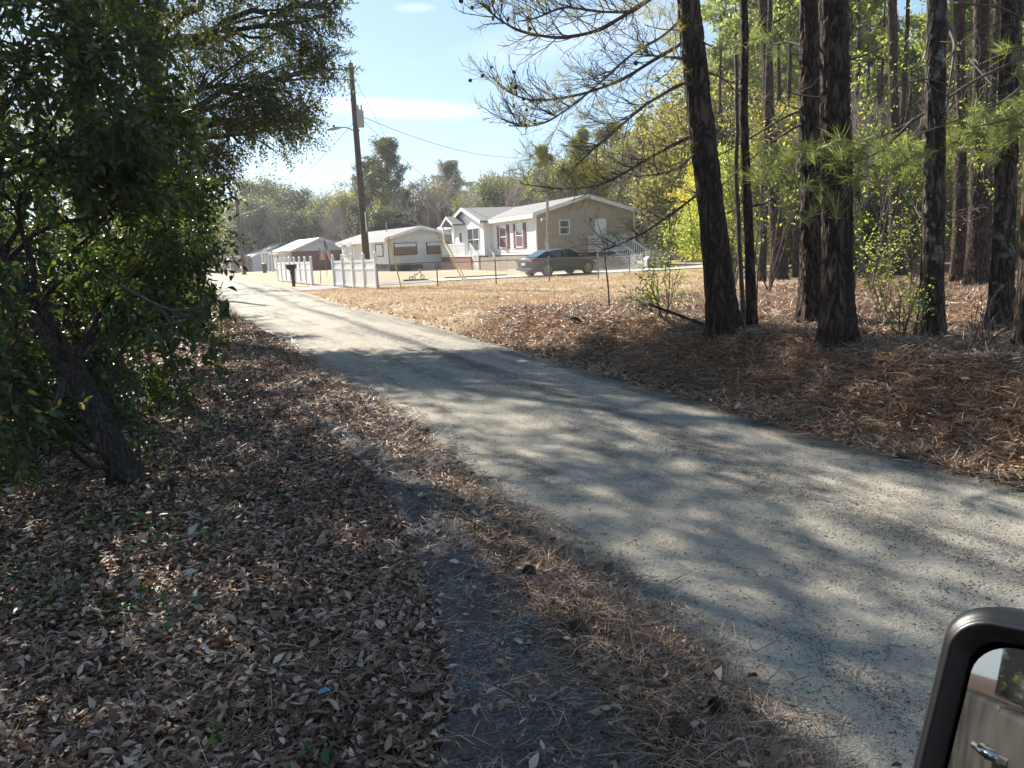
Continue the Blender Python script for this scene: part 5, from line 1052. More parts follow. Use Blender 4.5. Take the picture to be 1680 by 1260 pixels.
def rail(e, a, b, h, n, m='white', name='railing'):
    a = Vector(a); b = Vector(b); mb = MB(); u = Vector((0, 0, h)); mb.bar(a + u, b + u, .07, .09); mb.bar(a + Vector((0, 0, .1)), b + Vector((0, 0, .1)), .05, .07)
    for i in range(n + 1):
        p = a.lerp(b, i / n); th = .11 if i in (0, n) else .035; mb.bar(p + Vector((0, 0, 0 if i in (0, n) else .1)), p + Vector((0, 0, h + (.08 if i in (0, n) else 0))), th)
    return mb.build(name, M[m], e)
# --- tan double-wide
H1 = house('ranch_house', 'tan-sided manufactured house with maroon shutters, white front gable and brick skirt', (2.1, 53, .12), R_(20.5), 7.6, 23.5, 0, 1.0, 3.72, 4.78, 'cream', 'tan', 'shingle', 'brick')
win_gable(H1, 1.7, 2.5, 2.25, 3.25)
dr = MB().box(4.4, 5.35, -.05, 0, 1.18, 3.25).build('door', M['white'], H1); MB().box(4.52, 5.23, -.065, -.05, 1.3, 3.13).build('door_panel', M['vinyl'], dr); MB().box(5.18, 5.22, -.10, -.065, 2.1, 2.2).build('handle', M['chain'], dr)
win_front(H1, 2.4, 3.8, 1.5, 3.2, (1, 2), shutters=True, curtain='shutter'); win_front(H1, 5.75, 7.3, 1.5, 3.2, (1, 2), shutters=True, curtain='shutter')
# cross gable
pg = MB(); pg.prismx([(9.3, 1.0), (18.2, 1.0), (18.2, 3.65), (13.75, 4.8), (9.3, 3.65)], -.62, 1.2); pg.build('front_gable', M['white'], H1)
for (ya, yb) in ((8.9, 13.75), (18.6, 13.75)):
    q = MB(); za = 3.65 - .4 * .303; q.prismx([(ya, za + .02), (yb, 4.82), (yb, 4.98), (ya, za + .18)], -1.0, 4.2); q.build('roof', M['shingle'], H1)
    q = MB(); q.prismx([(ya, za - .08), (yb, 4.74), (yb, 5.01), (ya, za + .2)], -1.04, -1.0); q.build('rake_board', M['white'], H1)
win_front(H1, 10.4, 13.4, 1.35, 3.25, (2, 2), x=-.65)
d2 = MB().box(-.68, -.62, 14.8, 15.8, 1.1, 3.15).build('door', M['vinyl'], H1); MB().box(-.70, -.68, 15.0, 15.6, 2.2, 2.95).build('pane', M['glass'], d2)
for (ya, yb) in ((14.0, 15.8), (17.6, 15.8)):
    q = MB(); q.prismx([(ya, 3.55), (yb, 4.25), (yb, 4.38), (ya, 3.68)], -1.75, -.6); q.build('porch_roof', M['shingle'], H1)
    q = MB(); q.prismx([(ya, 3.5), (yb, 4.2), (yb, 4.40), (ya, 3.7)], -1.79, -1.75); q.build('rake_board', M['white'], H1)
for y in (14.2, 17.4): MB().bar((-1.6, y, 1.0), (-1.6, y, 3.6), .13).build('porch_column', M['white'], H1)
win_front(H1, 18.9, 21.3, 1.5, 3.1, (2, 2), shutters=True)
pb = MB().box(-1.66, -.02, 9.6, 18.2, -.4, .96).build('brick_porch', M['mortar'], H1)
mb = MB()
for k in range(12):
    z0 = .02 + k * .078; x = -1.70 + (k % 2) * .11
    while x < -.1: mb.box(x, min(x + .21, -.05), 9.565, 9.6, z0, z0 + .066); x += .222
    y = 9.57 + (k % 2) * .11
    while y < 18.2: mb.box(-1.70, -1.66, y, min(y + .21, 18.2), z0, z0 + .066); y += .222
o = mb.build('brick_course', M['brick'], pb); o['kind'] = 'stuff'
MB().box(-1.75, -.02, 9.55, 18.25, .96, 1.04).build('porch_floor', M['white'], H1)
rail(H1, (-1.65, 11.2, 1.04), (-1.65, 18.2, 1.04), .95, 42); rail(H1, (-1.65, 18.2, 1.04), (-.7, 18.2, 1.04), .95, 6)
rail(H1, (-1.65, 9.7, 1.0), (-1.65, 7.9, .05), .95, 9); rail(H1, (-.3, 9.7, 1.0), (-.3, 7.9, .05), .95, 9)
for k in range(6): MB().box(-1.6, -.35, 9.55 - .3 * (k + 1), 9.55 - .3 * k, -.1, 1.0 - (k + 1) * .165).build('step', M['wood'], H1)
sp = empty('slat_screen', (0, 0, 0)); sp.parent = H1
for k in range(22):
    y = 1.6 + k * .26; MB().box(-1.66, -1.63, y, y + .14, -.1, .88 + .02 * (k % 3)).build('slat', M['wood'], sp)
for z in (.15, .7): MB().box(-1.63, -1.60, 1.5, 7.4, z, z + .08).build('slat_rail', M['wood'], sp)
# side landing and steps
MB().box(3.9, 6.1, -1.4, -.02, .98, 1.12).build('landing', M['white'], H1)
for x in (3.95, 6.05): MB().bar((x, -1.35, -.1), (x, -1.35, 1.0), .1).build('landing_post', M['white'], H1)
rail(H1, (3.95, -1.35, 1.1), (4.9, -1.35, 1.1), .95, 8); rail(H1, (3.95, -1.35, 1.1), (3.95, -.1, 1.1), .95, 8); rail(H1, (6.05, -1.35, 1.1), (6.05, -.1, 1.1), .95, 8)
rail(H1, (4.9, -1.4, 1.1), (5.5, -3.5, .0), .95, 12); rail(H1, (6.05, -1.4, 1.1), (6.65, -3.5, .0), .95, 12)
for k in range(6): MB().box(4.95 + .1 * k, 5.98 + .1 * k, -1.4 - .34 * (k + 1), -1.4 - .34 * k, .95 - .17 * (k + 1) - .05, .95 - .17 * (k + 1)).build('step', M['white'], H1)
for x in (3.9,): MB().box(3.95, 6.05, -1.42, -1.40, .0, .98).build('landing_skirt', M['darkslat'], H1)
MB().box(4.05, 4.15, -.13, -.04, 3.1, 3.3).build('wall_lamp', M['black'], H1)
MB().box(.5, .8, -.12, -.03, 1.6, 2.1).build('meter_box', M['greybox'], H1)

# --- white house
H2 = house('white_house', 'white flat-fronted house with two brown-framed windows under a low gable', (-10.5, 69, -.12), R_(29.2), 6.8, 13.7, 0, .78, 3.02, 3.9, 'offwhite', 'offwhite', 'shingle', 'darkslat', .42, 3.1, .45)
for a, b in ((.5, 2.73), (3.66, 5.9)):
    o = win_gable(H2, a, b, 1.5, 2.6, (1, 1), 'frame_brown'); MB().box(a + .1, b - .1, -.06, -.04, 2.25, 2.58).build('blind', M['awning'], o); MB().box(a + .1, b - .1, -.055, -.045, 1.58, 2.25).build('panel', M['blind'], o)
win_front(H2, 1.3, 3.3, 1.45, 2.6, (1, 1), 'frame_brown', curtain='offwhite'); win_front(H2, 5.6, 6.4, 1.5, 2.6, (1, 1)); win_front(H2, 9.4, 10.2, 1.7, 2.5, (1, 1)); win_front(H2, 12.2, 13.0, 1.7, 2.5, (1, 1))
for y in (9.8, 12.6): q = MB(); q.prismx([(y - .7, 2.55), (y + .7, 2.55), (y + .6, 2.95), (y - .6, 2.95)], -.5, 0); q.build('awning', M['awning'], H2)
q = MB(); q.tube([(.9, -.06, .8), (.9, -.06, 3.2)], .02); 
MB().bar((-.02, -.05, .1), (-.02, -.05, 3.0), .06).build('downpipe', M['darkslat'], H2); MB().tube([(2.2, 6, 3.4), (2.2, 6, 4.7)], .05).build('flue', M['greybox'], H2)
dd = MB().box(-.06, -.01, 4.1, 5.0, .8, 2.75).build('door', M['white'], H2)
MB().box(3.2, 4.4, -.06, -.01, .12, .7).build('access_panel', M['greybox'], H2)
mb = MB()
for k in range(40): mb.bar((.2 + k * .085, -.03, .1), (.45 + k * .085, -.03, .72), .03)
o = mb.build('lattice', M['black'], H2); o['kind'] = 'stuff'

# --- brick house
H3 = house('brick_house', 'low red brick house with a white gable and a pale metal front roof', (-26.4, 95, -.2), R_(30), 7.2, 9.2, 0, .35, 2.55, 3.95, 'offwhite', 'awning', 'metalroof', 'brick', .3, 3.6, .4)
MB().box(.03, 7.17, -.02, .0, .0, 2.5).build('mortar_panel', M['mortar'], H3)
mb = MB()
for k in range(32):
    z0 = .01 + k * .078; x = .0 + (k % 2) * .11
    while x < 7.1: mb.box(x, min(x + .21, 7.2), -.05, -.022, z0, z0 + .066); x += .222
o = mb.build('brick_course', M['brick'], H3); o['kind'] = 'stuff'
q = MB(); q.prismx([(-.4, 2.5), (5.2, 2.5), (5.2, 2.62), (-.4, 2.62)], -2.6, .0); q.build('porch_roof', M['metalroof'], H3)
for y in (0, 1.7, 3.4, 5.0): MB().bar((-2.4, y, 0), (-2.4, y, 2.5), .14).build('porch_column', M['white'], H3)
win_front(H3, 1.0, 2.2, 1.0, 2.2, (2, 2)); win_front(H3, 6.2, 7.6, 1.0, 2.2, (2, 2)); MB().box(-.05, -.01, 3.2, 4.1, .1, 2.2).build('door', M['cream'], H3)
mb = MB()
for k in range(14): mb.bar((-.35 + k * .28, -.4, 2.66 + k * .108), (-.35 + k * .28, 9.5, 2.66 + k * .108), .03, .05)
mb.build('roof_seam', M['white'], H3)
# --- far house with carport
H4 = house('white_outbuilding', 'small white-walled building with brown carport beyond the brick house', (-36, 110, -.25), R_(30), 8, 9.6, 0, .1, 2.2, 3.9, 'offwhite', 'awning', 'metalroof', 'darkslat', .4, 4.2, .3)
q = MB(); q.prismx([(.5, 2.25), (9, 2.25), (9, 2.4), (.5, 2.4)], -3.2, 0); q.build('carport_roof', M['metalroof'], H4)
for k in range(16): MB().box(-3.0 + .18 * k, -2.88 + .18 * k, .55, .6, 0, 2.2).build('board', M['brownwood'], H4)
for y in (.6, 5, 8.8): MB().bar((-3.1, y, 0), (-3.1, y, 2.25), .12).build('carport_post', M['white'], H4)

# --- white vinyl fences
def vinyl(name, label, A_, B_, n):
    A_ = np.array(A_); B_ = np.array(B_); e = empty(name, (A_[0], A_[1], gz(*A_)), math.atan2(B_[1] - A_[1], B_[0] - A_[0]), label=label, category='fence', group='white vinyl fence sections by the drive'); L = math.hypot(*(B_ - A_)); s = L / n; z_ = lambda i: gz(*(A_ + (B_ - A_) * i / n)) - gz(*A_)
    for i in range(n + 1):
        x = i * s; z0 = z_(i); mb = MB(); mb.box(x - .065, x + .065, -.065, .065, z0 - .1, z0 + 1.40); mb.box(x - .08, x + .08, -.08, .08, z0 + 1.40, z0 + 1.44); mb.lathe([(.03, 1.44), (.04, 1.47), (.075, 1.52), (.08, 1.56), (.06, 1.61), (.01, 1.64)], (x, 0, z0)); mb.build('post', M['vinyl'], e)
    for i in range(n):
        x0 = i * s + .065; x1 = (i + 1) * s - .065; z0 = (z_(i) + z_(i + 1)) / 2; mb = MB()
        for z in (.08, .88, 1.22): mb.box(x0, x1, -.03, .03, z0 + z, z0 + z + .10)
        r_ = mb.build('rail', M['vinyl'], e); k = int((x1 - x0) / .16); wd = (x1 - x0) / k
        for j in range(k): MB().box(x0 + j * wd + .006, x0 + (j + 1) * wd - .006, -.012, .012, z0 + .05, z0 + 1.24).build('picket', M['vinyl'], e)
    return e
vinyl('vinyl_fence', 'white vinyl fence section nearer the view, right of the driveway', (-9.0, 40.0), (-5.75, 33.8), 4)
vinyl('vinyl_fence', 'white vinyl fence section in shade behind the black mailbox, left of the driveway', (-16.2, 54.5), (-11.0, 43.4), 7)

# --- chain link fences
def chain(name, label, pts, h=1.05, posts=None, step=.075, gname='chain link fences'):
    e = empty(name, (pts[0][0], pts[0][1], 0), label=label, category='fence', group=gname); o0 = np.array([pts[0][0], pts[0][1], 0]); P = [np.array([x, y, gz(x, y)]) - o0 for x, y in pts]
    for p in P: mb = MB(); mb.tube([p - (0, 0, .1), p + (0, 0, h + .06)], .028, 8); mb.lathe([(.034, h + .05), (.03, h + .08), (.008, h + .10)], tuple(p), 8); mb.build('post', M['post'], e)
    for a, b in zip(P[:-1], P[1:]): MB().tube([a + (0, 0, h), b + (0, 0, h)], .019, 6).build('top_rail', M['post'], e)
    mb = MB()
    br = []
    for a, b in zip(P[:-1], P[1:]):
        L = np.linalg.norm((b - a)[:2]); n = int(L / step); u = (b - a) / L
        for i in range(-int(h / step), n):
            for sg_ in (1, -1):
                s0 = i * step; s1 = s0 + h; z0, z1 = (0, h) if sg_ > 0 else (h, 0)
                t0 = max(0, -s0 / h); t1 = min(1, (L - s0) / h)
                if t1 <= t0: continue
                br.append((np.array([a + u * (s0 + h * t0) + (0, 0, .03 + z0 + (z1 - z0) * t0), a + u * (s0 + h * t1) + (0, 0, .03 + z0 + (z1 - z0) * t1)]), np.array([.0017, .0017])))
    v, f = tubes(br, 3); o = npmesh('chain_mesh', v, f, M['chain'], e); o['kind'] = 'stuff'; return e
chain('chain_link_fence', 'chain link fence running from the white vinyl fence across the dry yard', [(-5.6, 33.2), (-3.0, 32.9), (-.5, 33.4), (1.85, 34.0), (4.2, 35.6), (6.2, 39), (7.6, 43)], 1.02)
bk = [(X(1056, 62), 62), (X(1072, 62), 62), (X(1100, 63), 63), (X(1125, 64), 64), (X(1150, 65), 65), (X(1180, 66), 66)]
chain('chain_link_fence', 'taller chain link fence standing behind the house at the right', bk, 1.55)
chain('chain_link_fence', 'chain link gate line right of the grey cabinet', [(X(1058, 47), 47), (X(1125, 46.5), 46.5), (X(1156, 48), 48), (X(1200, 50), 50)], 1.1)

# --- utility poles
def pole(px, ytop, pxb, Y, r0, label, r1=.11):
    b = at(pxb, 470, Y); x = b[0]; z = gz(x, Y); t = at(px, ytop, Y); e = empty('utility_pole', (x, Y, z), label=label, category='utility pole', group='utility poles'); v = w2l(e, [t])[0]
    mb = MB(); mb.tube([tuple(v * q) for q in (-.03, .2, .4, .6, .8, 1)], [r0 - (r0 - r1) * q for q in (0, .2, .4, .6, .8, 1)], 14); mb.build('pole', M['pole'], e, True); return e, v
U1, v1 = pole(575, 104, 605, 36, .18, 'tall leaning wooden utility pole with transformer and street lamp')
def on(v, q): return v * q
p_ = on(v1, .765); mb = MB(); mb.lathe([(.15, -.40), (.165, -.37), (.165, .24), (.175, .26), (.175, .29), (.10, .35), (.05, .37)], tuple(p_ + (.24, -.02, .0)), 18); tr_ = mb.build('transformer', M['greybox'], U1, False)
for dx_, dy2 in ((-.07, .0), (.08, .0)): mb = MB(); mb.lathe([(.03, 0), (.045, .03), (.03, .06), (.045, .09), (.03, .12), (.045, .15), (.012, .24)], tuple(p_ + (.24 + dx_, dy2, .36)), 8); mb.build('bushing', M['lampgrey'], tr_)
MB().box(p_[0] - .02, p_[0] + .12, p_[1] - .05, p_[1] + .05, p_[2] - .3, p_[2] + .25).build('bracket', M['black'], U1)
def armpts(l): return w2l(U1, [at(a, b, 36 + dz) for a, b, dz in l])
ar = armpts([(586, 226, 0), (580, 214, 0), (568, 209, -.1), (556, 209, -.2)]); MB().tube([tuple(a) for a in ar], .03, 8).build('lamp_arm', M['lampgrey'], U1)
hd = armpts([(548, 211, -.25)])[0]; mb = MB(); mb.lathe([(.02, -.36), (.09, -.30), (.13, -.1), (.14, .1), (.09, .28), (.04, .34)], (0, 0, 0), 12); lh = mb.build('lamp_head', M['lampgrey'], U1, True); lh.location = tuple(hd); lh.rotation_euler = (0, math.pi / 2 - .1, 0); lh.scale = (.55, .9, 1)
mb = MB(); mb.lathe([(.03, .0), (.045, .02), (.045, .08), (.02, .10)], tuple(hd + (0, 0, .07)), 8); mb.build('photocell', M['black'], U1)
mb = MB(); mb.lathe([(.02, 0), (.05, .02), (.03, .06), (.05, .09), (.03, .12), (.02, .18)], tuple(v1 + (0, 0, -.02)), 10); mb.build('insulator', M['lampgrey'], U1)
for q, dx_ in ((.93, -.22), (.71, .18), (.74, -.14)): MB().bar(tuple(on(v1, q)), tuple(on(v1, q) + (dx_, 0, .02)), .04).build('bracket', M['black'], U1)
MB().box(on(v1, .285)[0] + .13, on(v1, .285)[0] + .17, -.3, -.2, 2.6, 3.5).build('riser_tag', M['white'], U1)
U2, v2 = pole(386, 312, 403, 88, .24, 'distant wooden utility pole beside the white pickup', .16)
MB().bar(tuple(v2 * .985 + (-.1, 0, 0)), tuple(v2 * .985 + (.1, 0, .0)), .08).build('bracket', M['black'], U2)
def cable(name, a, b, sag, r_, label, n=24):
    a = np.array(a); b = np.array(b); t = np.linspace(0, 1, n); P = a + (b - a) * t[:, None]; P[:, 2] -= sag * 4 * t * (1 - t); e = empty(name, tuple(a), label=label, category='cable'); v, f = tubes([(P - a, np.full(n, r_))], 4); o = npmesh('strand', v, f, M['wire'], e)
U1w = np.array(U1.location); tp_ = U1w + v1
cable('overhead_wire', U1w + v1 * .77 + (.35, 0, 0), at(850, 258, 62), .5, .012, 'thin overhead wire running from the transformer toward the wood behind the tan house')
cable('overhead_wire', U1w + v1 * .76 + (.3, 0, 0), at(812, 362, 58), .6, .012, 'service wire dropping from the transformer to the tan house roof')
cable('overhead_wire', U1w + v1 * .94 + (.1, 0, 0), at(722, 392, 33.5), 0, .007, 'guy wire slanting from the pole top to the pair of yellow guards')
cable('overhead_wire', U1w + v1 * .93 + (-.25, 0, 0), at(386, 318, 88), .8, .012, 'long wire joining the tall pole top to the distant pole')
cable('overhead_wire', U1w + v1 * .74 + (-.15, 0, 0), at(388, 352, 88), 1.0, .012, 'lower wire joining the tall pole to the distant pole')
cable('overhead_wire', U1w + v1 * .985, at(360, 40, 14), 1.0, .010, 'wire passing left from the tall pole top behind the oak crown')
cable('overhead_wire', at(389, 347, 88), at(560, 270, 150), .5, .012, 'faint wire rising right of the distant pole')
# yellow guards at the guy anchors
def guard(px0, py0, px1, py1, Y, label, cross=False):
    b = at(px1, py1, Y); z = gz(b[0], Y); b = G(px1, py1, z); t = at(px0, py0, b[1] + .1); e = empty('guy_guard', b, label=label, category='guy wire guard', group='yellow guy wire guards'); v = w2l(e, [t])[0]
    MB().tube([(0, 0, 0), tuple(v)], .03, 8).build('guard_tube', M['yellow'], e); MB().tube([(0, 0, -.1), (0, 0, .12)], .02, 6).build('anchor_rod', M['post'], e)
    if cross: MB().bar(tuple(v * .93 + (-.12, 0, 0)), tuple(v * .93 + (.12, 0, .0)), .05).build('clamp', M['yellow'], e)
guard(637, 388, 658, 470, 33, 'single yellow guy guard standing right of the near white fence', True)
guard(719, 389, 760, 460, 38, 'left one of the pair of yellow guy guards in front of the tan house')
guard(727, 389, 764, 459, 39, 'right one of the pair of yellow guy guards in front of the tan house')

# --- mailbox
mg = G(481, 470, .0); e = empty('mailbox', (mg[0], mg[1], gz(mg[0], mg[1])), R_(-20), label='black plastic mailbox on a curved black post beside the road', category='mailbox')
mb = MB(); mb.prism([(-.27, .98), (.27, .98), (.27, 1.2), (.25, 1.23), (-.25, 1.23), (-.27, 1.2)], -.12, .12); bx_ = mb.build('box', M['black'], e, bevel=.03)
mb = MB(); mb.prism([(-.22, .98), (.2, .98), (.17, .8), (.13, .5), (.13, -.1), (-.03, -.1), (-.03, .5), (-.05, .72), (-.14, .9)], -.06, .06); mb.build('post', M['black'], e, bevel=.015)
MB().box(-.29, -.27, -.1, .1, 1.0, 1.2).build('box_door', M['black'], e); MB().box(-.02, .02, -.14, -.12, 1.1, 1.3).build('flag', M['black'], bx_); MB().box(-.1, .0, -.075, -.06, .86, .9).build('number_plate', M['white'], e)

# --- flags
def flagmat(name, faded=False):
    m, t, p, o = newmat(name); uv = nn(t, 'ShaderNodeUVMap', uv_map='uv').outputs[0]; s = nn(t, 'ShaderNodeSeparateXYZ'); t.links.new(uv, s.inputs[0]); k = mth(t, 'MODULO', mth(t, 'FLOOR', mth(t, 'MULTIPLY', s.outputs[1], 12.99)), 2.0)
    rd, wh, bl = ((.42, .05, .06), (.72, .70, .68), (.03, .05, .16)) if not faded else ((.62, .36, .33), (.70, .62, .58), (.62, .40, .38))
    c = mixc(t, k, rd, wh); can = mth(t, 'MULTIPLY', mth(t, 'LESS_THAN', s.outputs[0], .4), mth(t, 'GREATER_THAN', s.outputs[1], .4615)); c = mixc(t, can, c, bl)
    v = nn(t, 'ShaderNodeTexVoronoi'); v.inputs['Scale'].default_value = 14; t.links.new(uv, v.inputs['Vector']); c = mixc(t, mth(t, 'MULTIPLY', can, mth(t, 'LESS_THAN', v.outputs['Distance'], .25 if not faded else 0)), c, wh)
    t.links.new(c, p.inputs['Base Color']); p.inputs['Roughness'].default_value = .8; return m
M['flag'] = flagmat('flag_cloth'); M['flag2'] = flagmat('faded_cloth', True)
def flag(name, label, px, Y, pxt, pyt, pyb, W_, H_, m, droop, rz):
    b = at(px, pyb, Y); z = gz(b[0], Y); e = empty(name, (b[0], Y, z), label=label, category='flag'); t = w2l(e, [at(pxt, pyt, Y)])[0]; MB().tube([(0, 0, -.1), tuple(t)], .022, 8).build('flagpole', M['post'], e); mb = MB(); mb.lathe([(.01, 0), (.04, .03), (.04, .05), (.01, .08)], tuple(t), 8); mb.build('finial', M['yellow'], e)
    n, k = 20, 14; u, v = np.meshgrid(np.linspace(0, 1, n), np.linspace(0, 1, k)); x = u * W_; a = t - (t / np.linalg.norm(t)) * .05; dn = -t / np.linalg.norm(t)
    fx_ = a[0] + dn[0] * (1 - v) * H_ + x * math.cos(droop); fz = a[2] + dn[2] * (1 - v) * H_ - x * math.sin(droop); fy_ = .10 * np.sin(u * 9 + v * 2) * u ** .5 + .04 * np.sin(v * 7 + u * 4)
    ii = (np.arange(k - 1)[:, None] * n + np.arange(n - 1)[None, :]).ravel(); npmesh('cloth', np.stack([fx_.ravel(), fy_.ravel(), fz.ravel()], 1), np.stack([ii, ii + 1, ii + n + 1, ii + n], 1), M[m], e, True, np.stack([u.ravel(), v.ravel()], 1))
flag('american_flag', 'american flag drooping from a slanted pole in front of the brick house', 537, 60, 531, 391, 455, 1.45, .95, 'flag', 1.15, 0)
flag('faded_flag', 'small faded pink flag hanging at the end of the shaded white fence', 524, 46, 524, 408, 440, .32, .62, 'flag2', .0, 0)

# --- wooden service post near the house corner
sx0 = X(898, 49.5); e = empty('service_post', (sx0, 49.5, gz(sx0, 49.5)), label='weathered wooden service post standing at the tan house corner behind the car', category='post'); tt_ = w2l(e, [at(898, 327, 49.5)])[0]
MB().tube([(0, 0, -.1), tuple(tt_)], [.10, .085], 10).build('post', M['wood'], e); MB().box(-.1, .1, -.2, -.08, 1.3, 1.9).build('meter_box', M['greybox'], e); MB().tube([tuple(tt_ * .72), tuple(tt_ * .72 + (-.2, -.05, .12)), tuple(tt_ * .72 + (-.32, -.08, .02))], .025).build('lamp_arm', M['lampgrey'], e)
mb = MB(); mb.lathe([(.03, .1), (.08, .05), (.10, -.05), (.06, -.1)], tuple(tt_ * .72 + (-.34, -.08, -.02))); mb.build('lamp', M['lampgrey'], e)
# --- grey cabinet, box, red toy, trike, bin, boards
cxg, cyg = X(1069, 47), 47; e = empty('utility_cabinet', (cxg, cyg, gz(cxg, cyg)), R_(15), label='rounded pale grey cabinet standing right of the white steps', category='cabinet')
mb = MB(); mb.prism([(-.45, 0), (.2, 0), (.2, .62), (.1, .74), (-.3, .76), (-.45, .6)], -.3, .3); mb.build('body', M['greybox'], e, bevel=.04); MB().box(-.4, .12, -.315, -.302, .1, .55).build('vent_panel', M['post'], e)
e = empty('utility_cabinet', (cxg + .75, cyg + .2, gz(cxg, cyg)), R_(15), label='smaller darker grey box beside the rounded cabinet', category='cabinet'); MB().box(-.3, .3, -.25, .25, 0, .6).build('body', M['post'], e, bevel=.03); MB().box(-.33, .33, -.28, .28, .6, .64).build('lid', M['greybox'], e)
rx_, ry_ = X(1118, 58), 58; e = empty('toy_car', (rx_, ry_, gz(rx_, ry_) + .12), R_(25), label='red plastic ride-on toy on the grass behind the chain link', category='toy'); mb = MB(); mb.prism([(-.6, .25), (.6, .25), (.62, .5), (.35, .6), (.2, .95), (-.25, 1.0), (-.45, .62), (-.62, .55)], -.32, .32); mb.build('body', M['red'], e, bevel=.06)
for x in (-.4, .4):
    for y in (-.34, .34): mb = MB(); mb.tube([(x, y - .05, .16), (x, y + .05, .16)], .16, 14); mb.build('wheel', M['rubber'], e)
tg = G(684, 459, 0); e = empty('tricycle', (tg[0], tg[1], gz(tg[0], tg[1]) + .02), R_(35), label='small tricycle tipped over on the dry lawn in front of the white house', category='tricycle')
mb = MB(); mb.tube([(-.3, 0, .15), (.0, 0, .28), (.25, 0, .4), (.3, 0, .55)], .018); mb.tube([(.24, -.2, .56), (.3, 0, .56), (.24, .2, .56)], .014); mb.tube([(.27, 0, .48), (.36, 0, .12)], .016); mb.build('frame', M['black'], e)
def wheel_ring(R0, r_, c, ax='y'):
    mb = MB(); pts = [(c[0] + R0 * math.cos(a), c[1], c[2] + R0 * math.sin(a)) for a in np.linspace(0, 2 * math.pi, 17)]; mb.tube(pts, r_, 6, False); mb.bar((c[0] - R0, c[1], c[2]), (c[0] + R0, c[1], c[2]), .012); mb.bar((c[0], c[1], c[2] - R0), (c[0], c[1], c[2] + R0), .012); return mb
wheel_ring(.13, .02, (.37, 0, .13)).build('wheel', M['rubber'], e); wheel_ring(.10, .02, (-.3, -.18, .1)).build('wheel', M['rubber'], e); wheel_ring(.10, .02, (-.3, .18, .1)).build('wheel', M['rubber'], e); MB().box(-.15, .05, -.09, .09, .3, .34).build('seat', M['red'], e)
bg_ = at(434, 444, 92); e = empty('trash_bin', (bg_[0], 92, gz(bg_[0], 92)), label='grey wheeled bin standing before the small white outbuilding', category='bin'); mb = MB(); mb.lathe([(.24, 0), (.31, 1.0), (.33, 1.02)], k=8); mb.build('body', M['darkslat'], e); mb = MB(); mb.lathe([(.34, 1.02), (.33, 1.1), (.1, 1.16)], k=8); mb.build('lid', M['post'], e)
for i, (pa, pb_, lab) in enumerate([((662, 461), (706, 458), 'grey timber edging lying along the drive below the tricycle'), ((730, 457), (832, 450.5), 'long grey timber edging along the drive in front of the brick porch')]):
    a = G(*pa, .03); b = G(*pb_, .05); o = MB().bar((0, 0, .05), tuple(b - a), .14, .10).build('edging_timber', M['darkslat']); o.location = (a[0], a[1], gz(a[0], a[1])); tag(o, lab, 'timber', 'timber edging along the drive')

# --- vehicles
def loft(stations, m, name, parent, ncap=True):
    """stations: list of (x, [(y,z) ... half section bottom->top]) mirrored"""
    V = []; F = []; ns = len(stations[0][1]) * 2
    for x, s in stations:
        for y, z in s: V.append((x, y, z))
        for y, z in reversed(s): V.append((x, -y, z))
    for i in range(len(stations) - 1):
        for j in range(ns): a = i * ns + j; b = i * ns + (j + 1) % ns; F.append((a, b, b + ns, a + ns))
    F.append(tuple(range(ns))); F.append(tuple(range((len(stations) - 1) * ns, len(stations) * ns)))
    mb = MB(); mb.v = V; mb.f = F; o = mb.build(name, m, parent, True); s = o.modifiers.new('sub', 'SUBSURF'); s.levels = s.render_levels = 2; return o
def wheel(e, x, y, r_, s, spokes=5):
    mb = MB(); mb.tube([(x, y - .11 * s, r_), (x, y + .11 * s, r_)], r_, 28); w_ = mb.build('wheel', M['rubber'], e, False); yo = y + .112 * s
    mb = MB(); mb.tube([(x, yo - .02 * s, r_), (x, yo + .004 * s, r_)], r_ * .70, 24)
    mb.build('rim_well', M['black'], w_); mb = MB()
    for k in range(spokes):
        a = k * 2 * math.pi / spokes + .3; mb.bar((x, yo + .012 * s, r_), (x + math.cos(a) * r_ * .66, yo + .012 * s, r_ + math.sin(a) * r_ * .66), .075, .03)
    mb.tube([(x + r_ * .68 * math.cos(a), yo + .01 * s, r_ + r_ * .68 * math.sin(a)) for a in np.linspace(0, 2 * math.pi, 25)], .022, 5, False); mb.tube([(x, yo, r_), (x, yo + .03 * s, r_)], .06, 10); mb.build('rim', M['alum'], w_)
M['tail'] = simple('tail_lamp', (.35, .01, .02), .15); M['head'] = simple('head_lamp', (.5, .52, .55), .1)
def body_sec(w_, zb, zbelt, wb=None): 
    wb = wb or w_ * .9; return [(0, zb), (wb * .8, zb), (wb * .97, zb + .08), (w_, zb + .3), (w_ * 1.0, (zb + zbelt) / 2 + .12), (w_ * .95, zbelt - .05), (w_ * .84, zbelt), (0, zbelt + .03)]
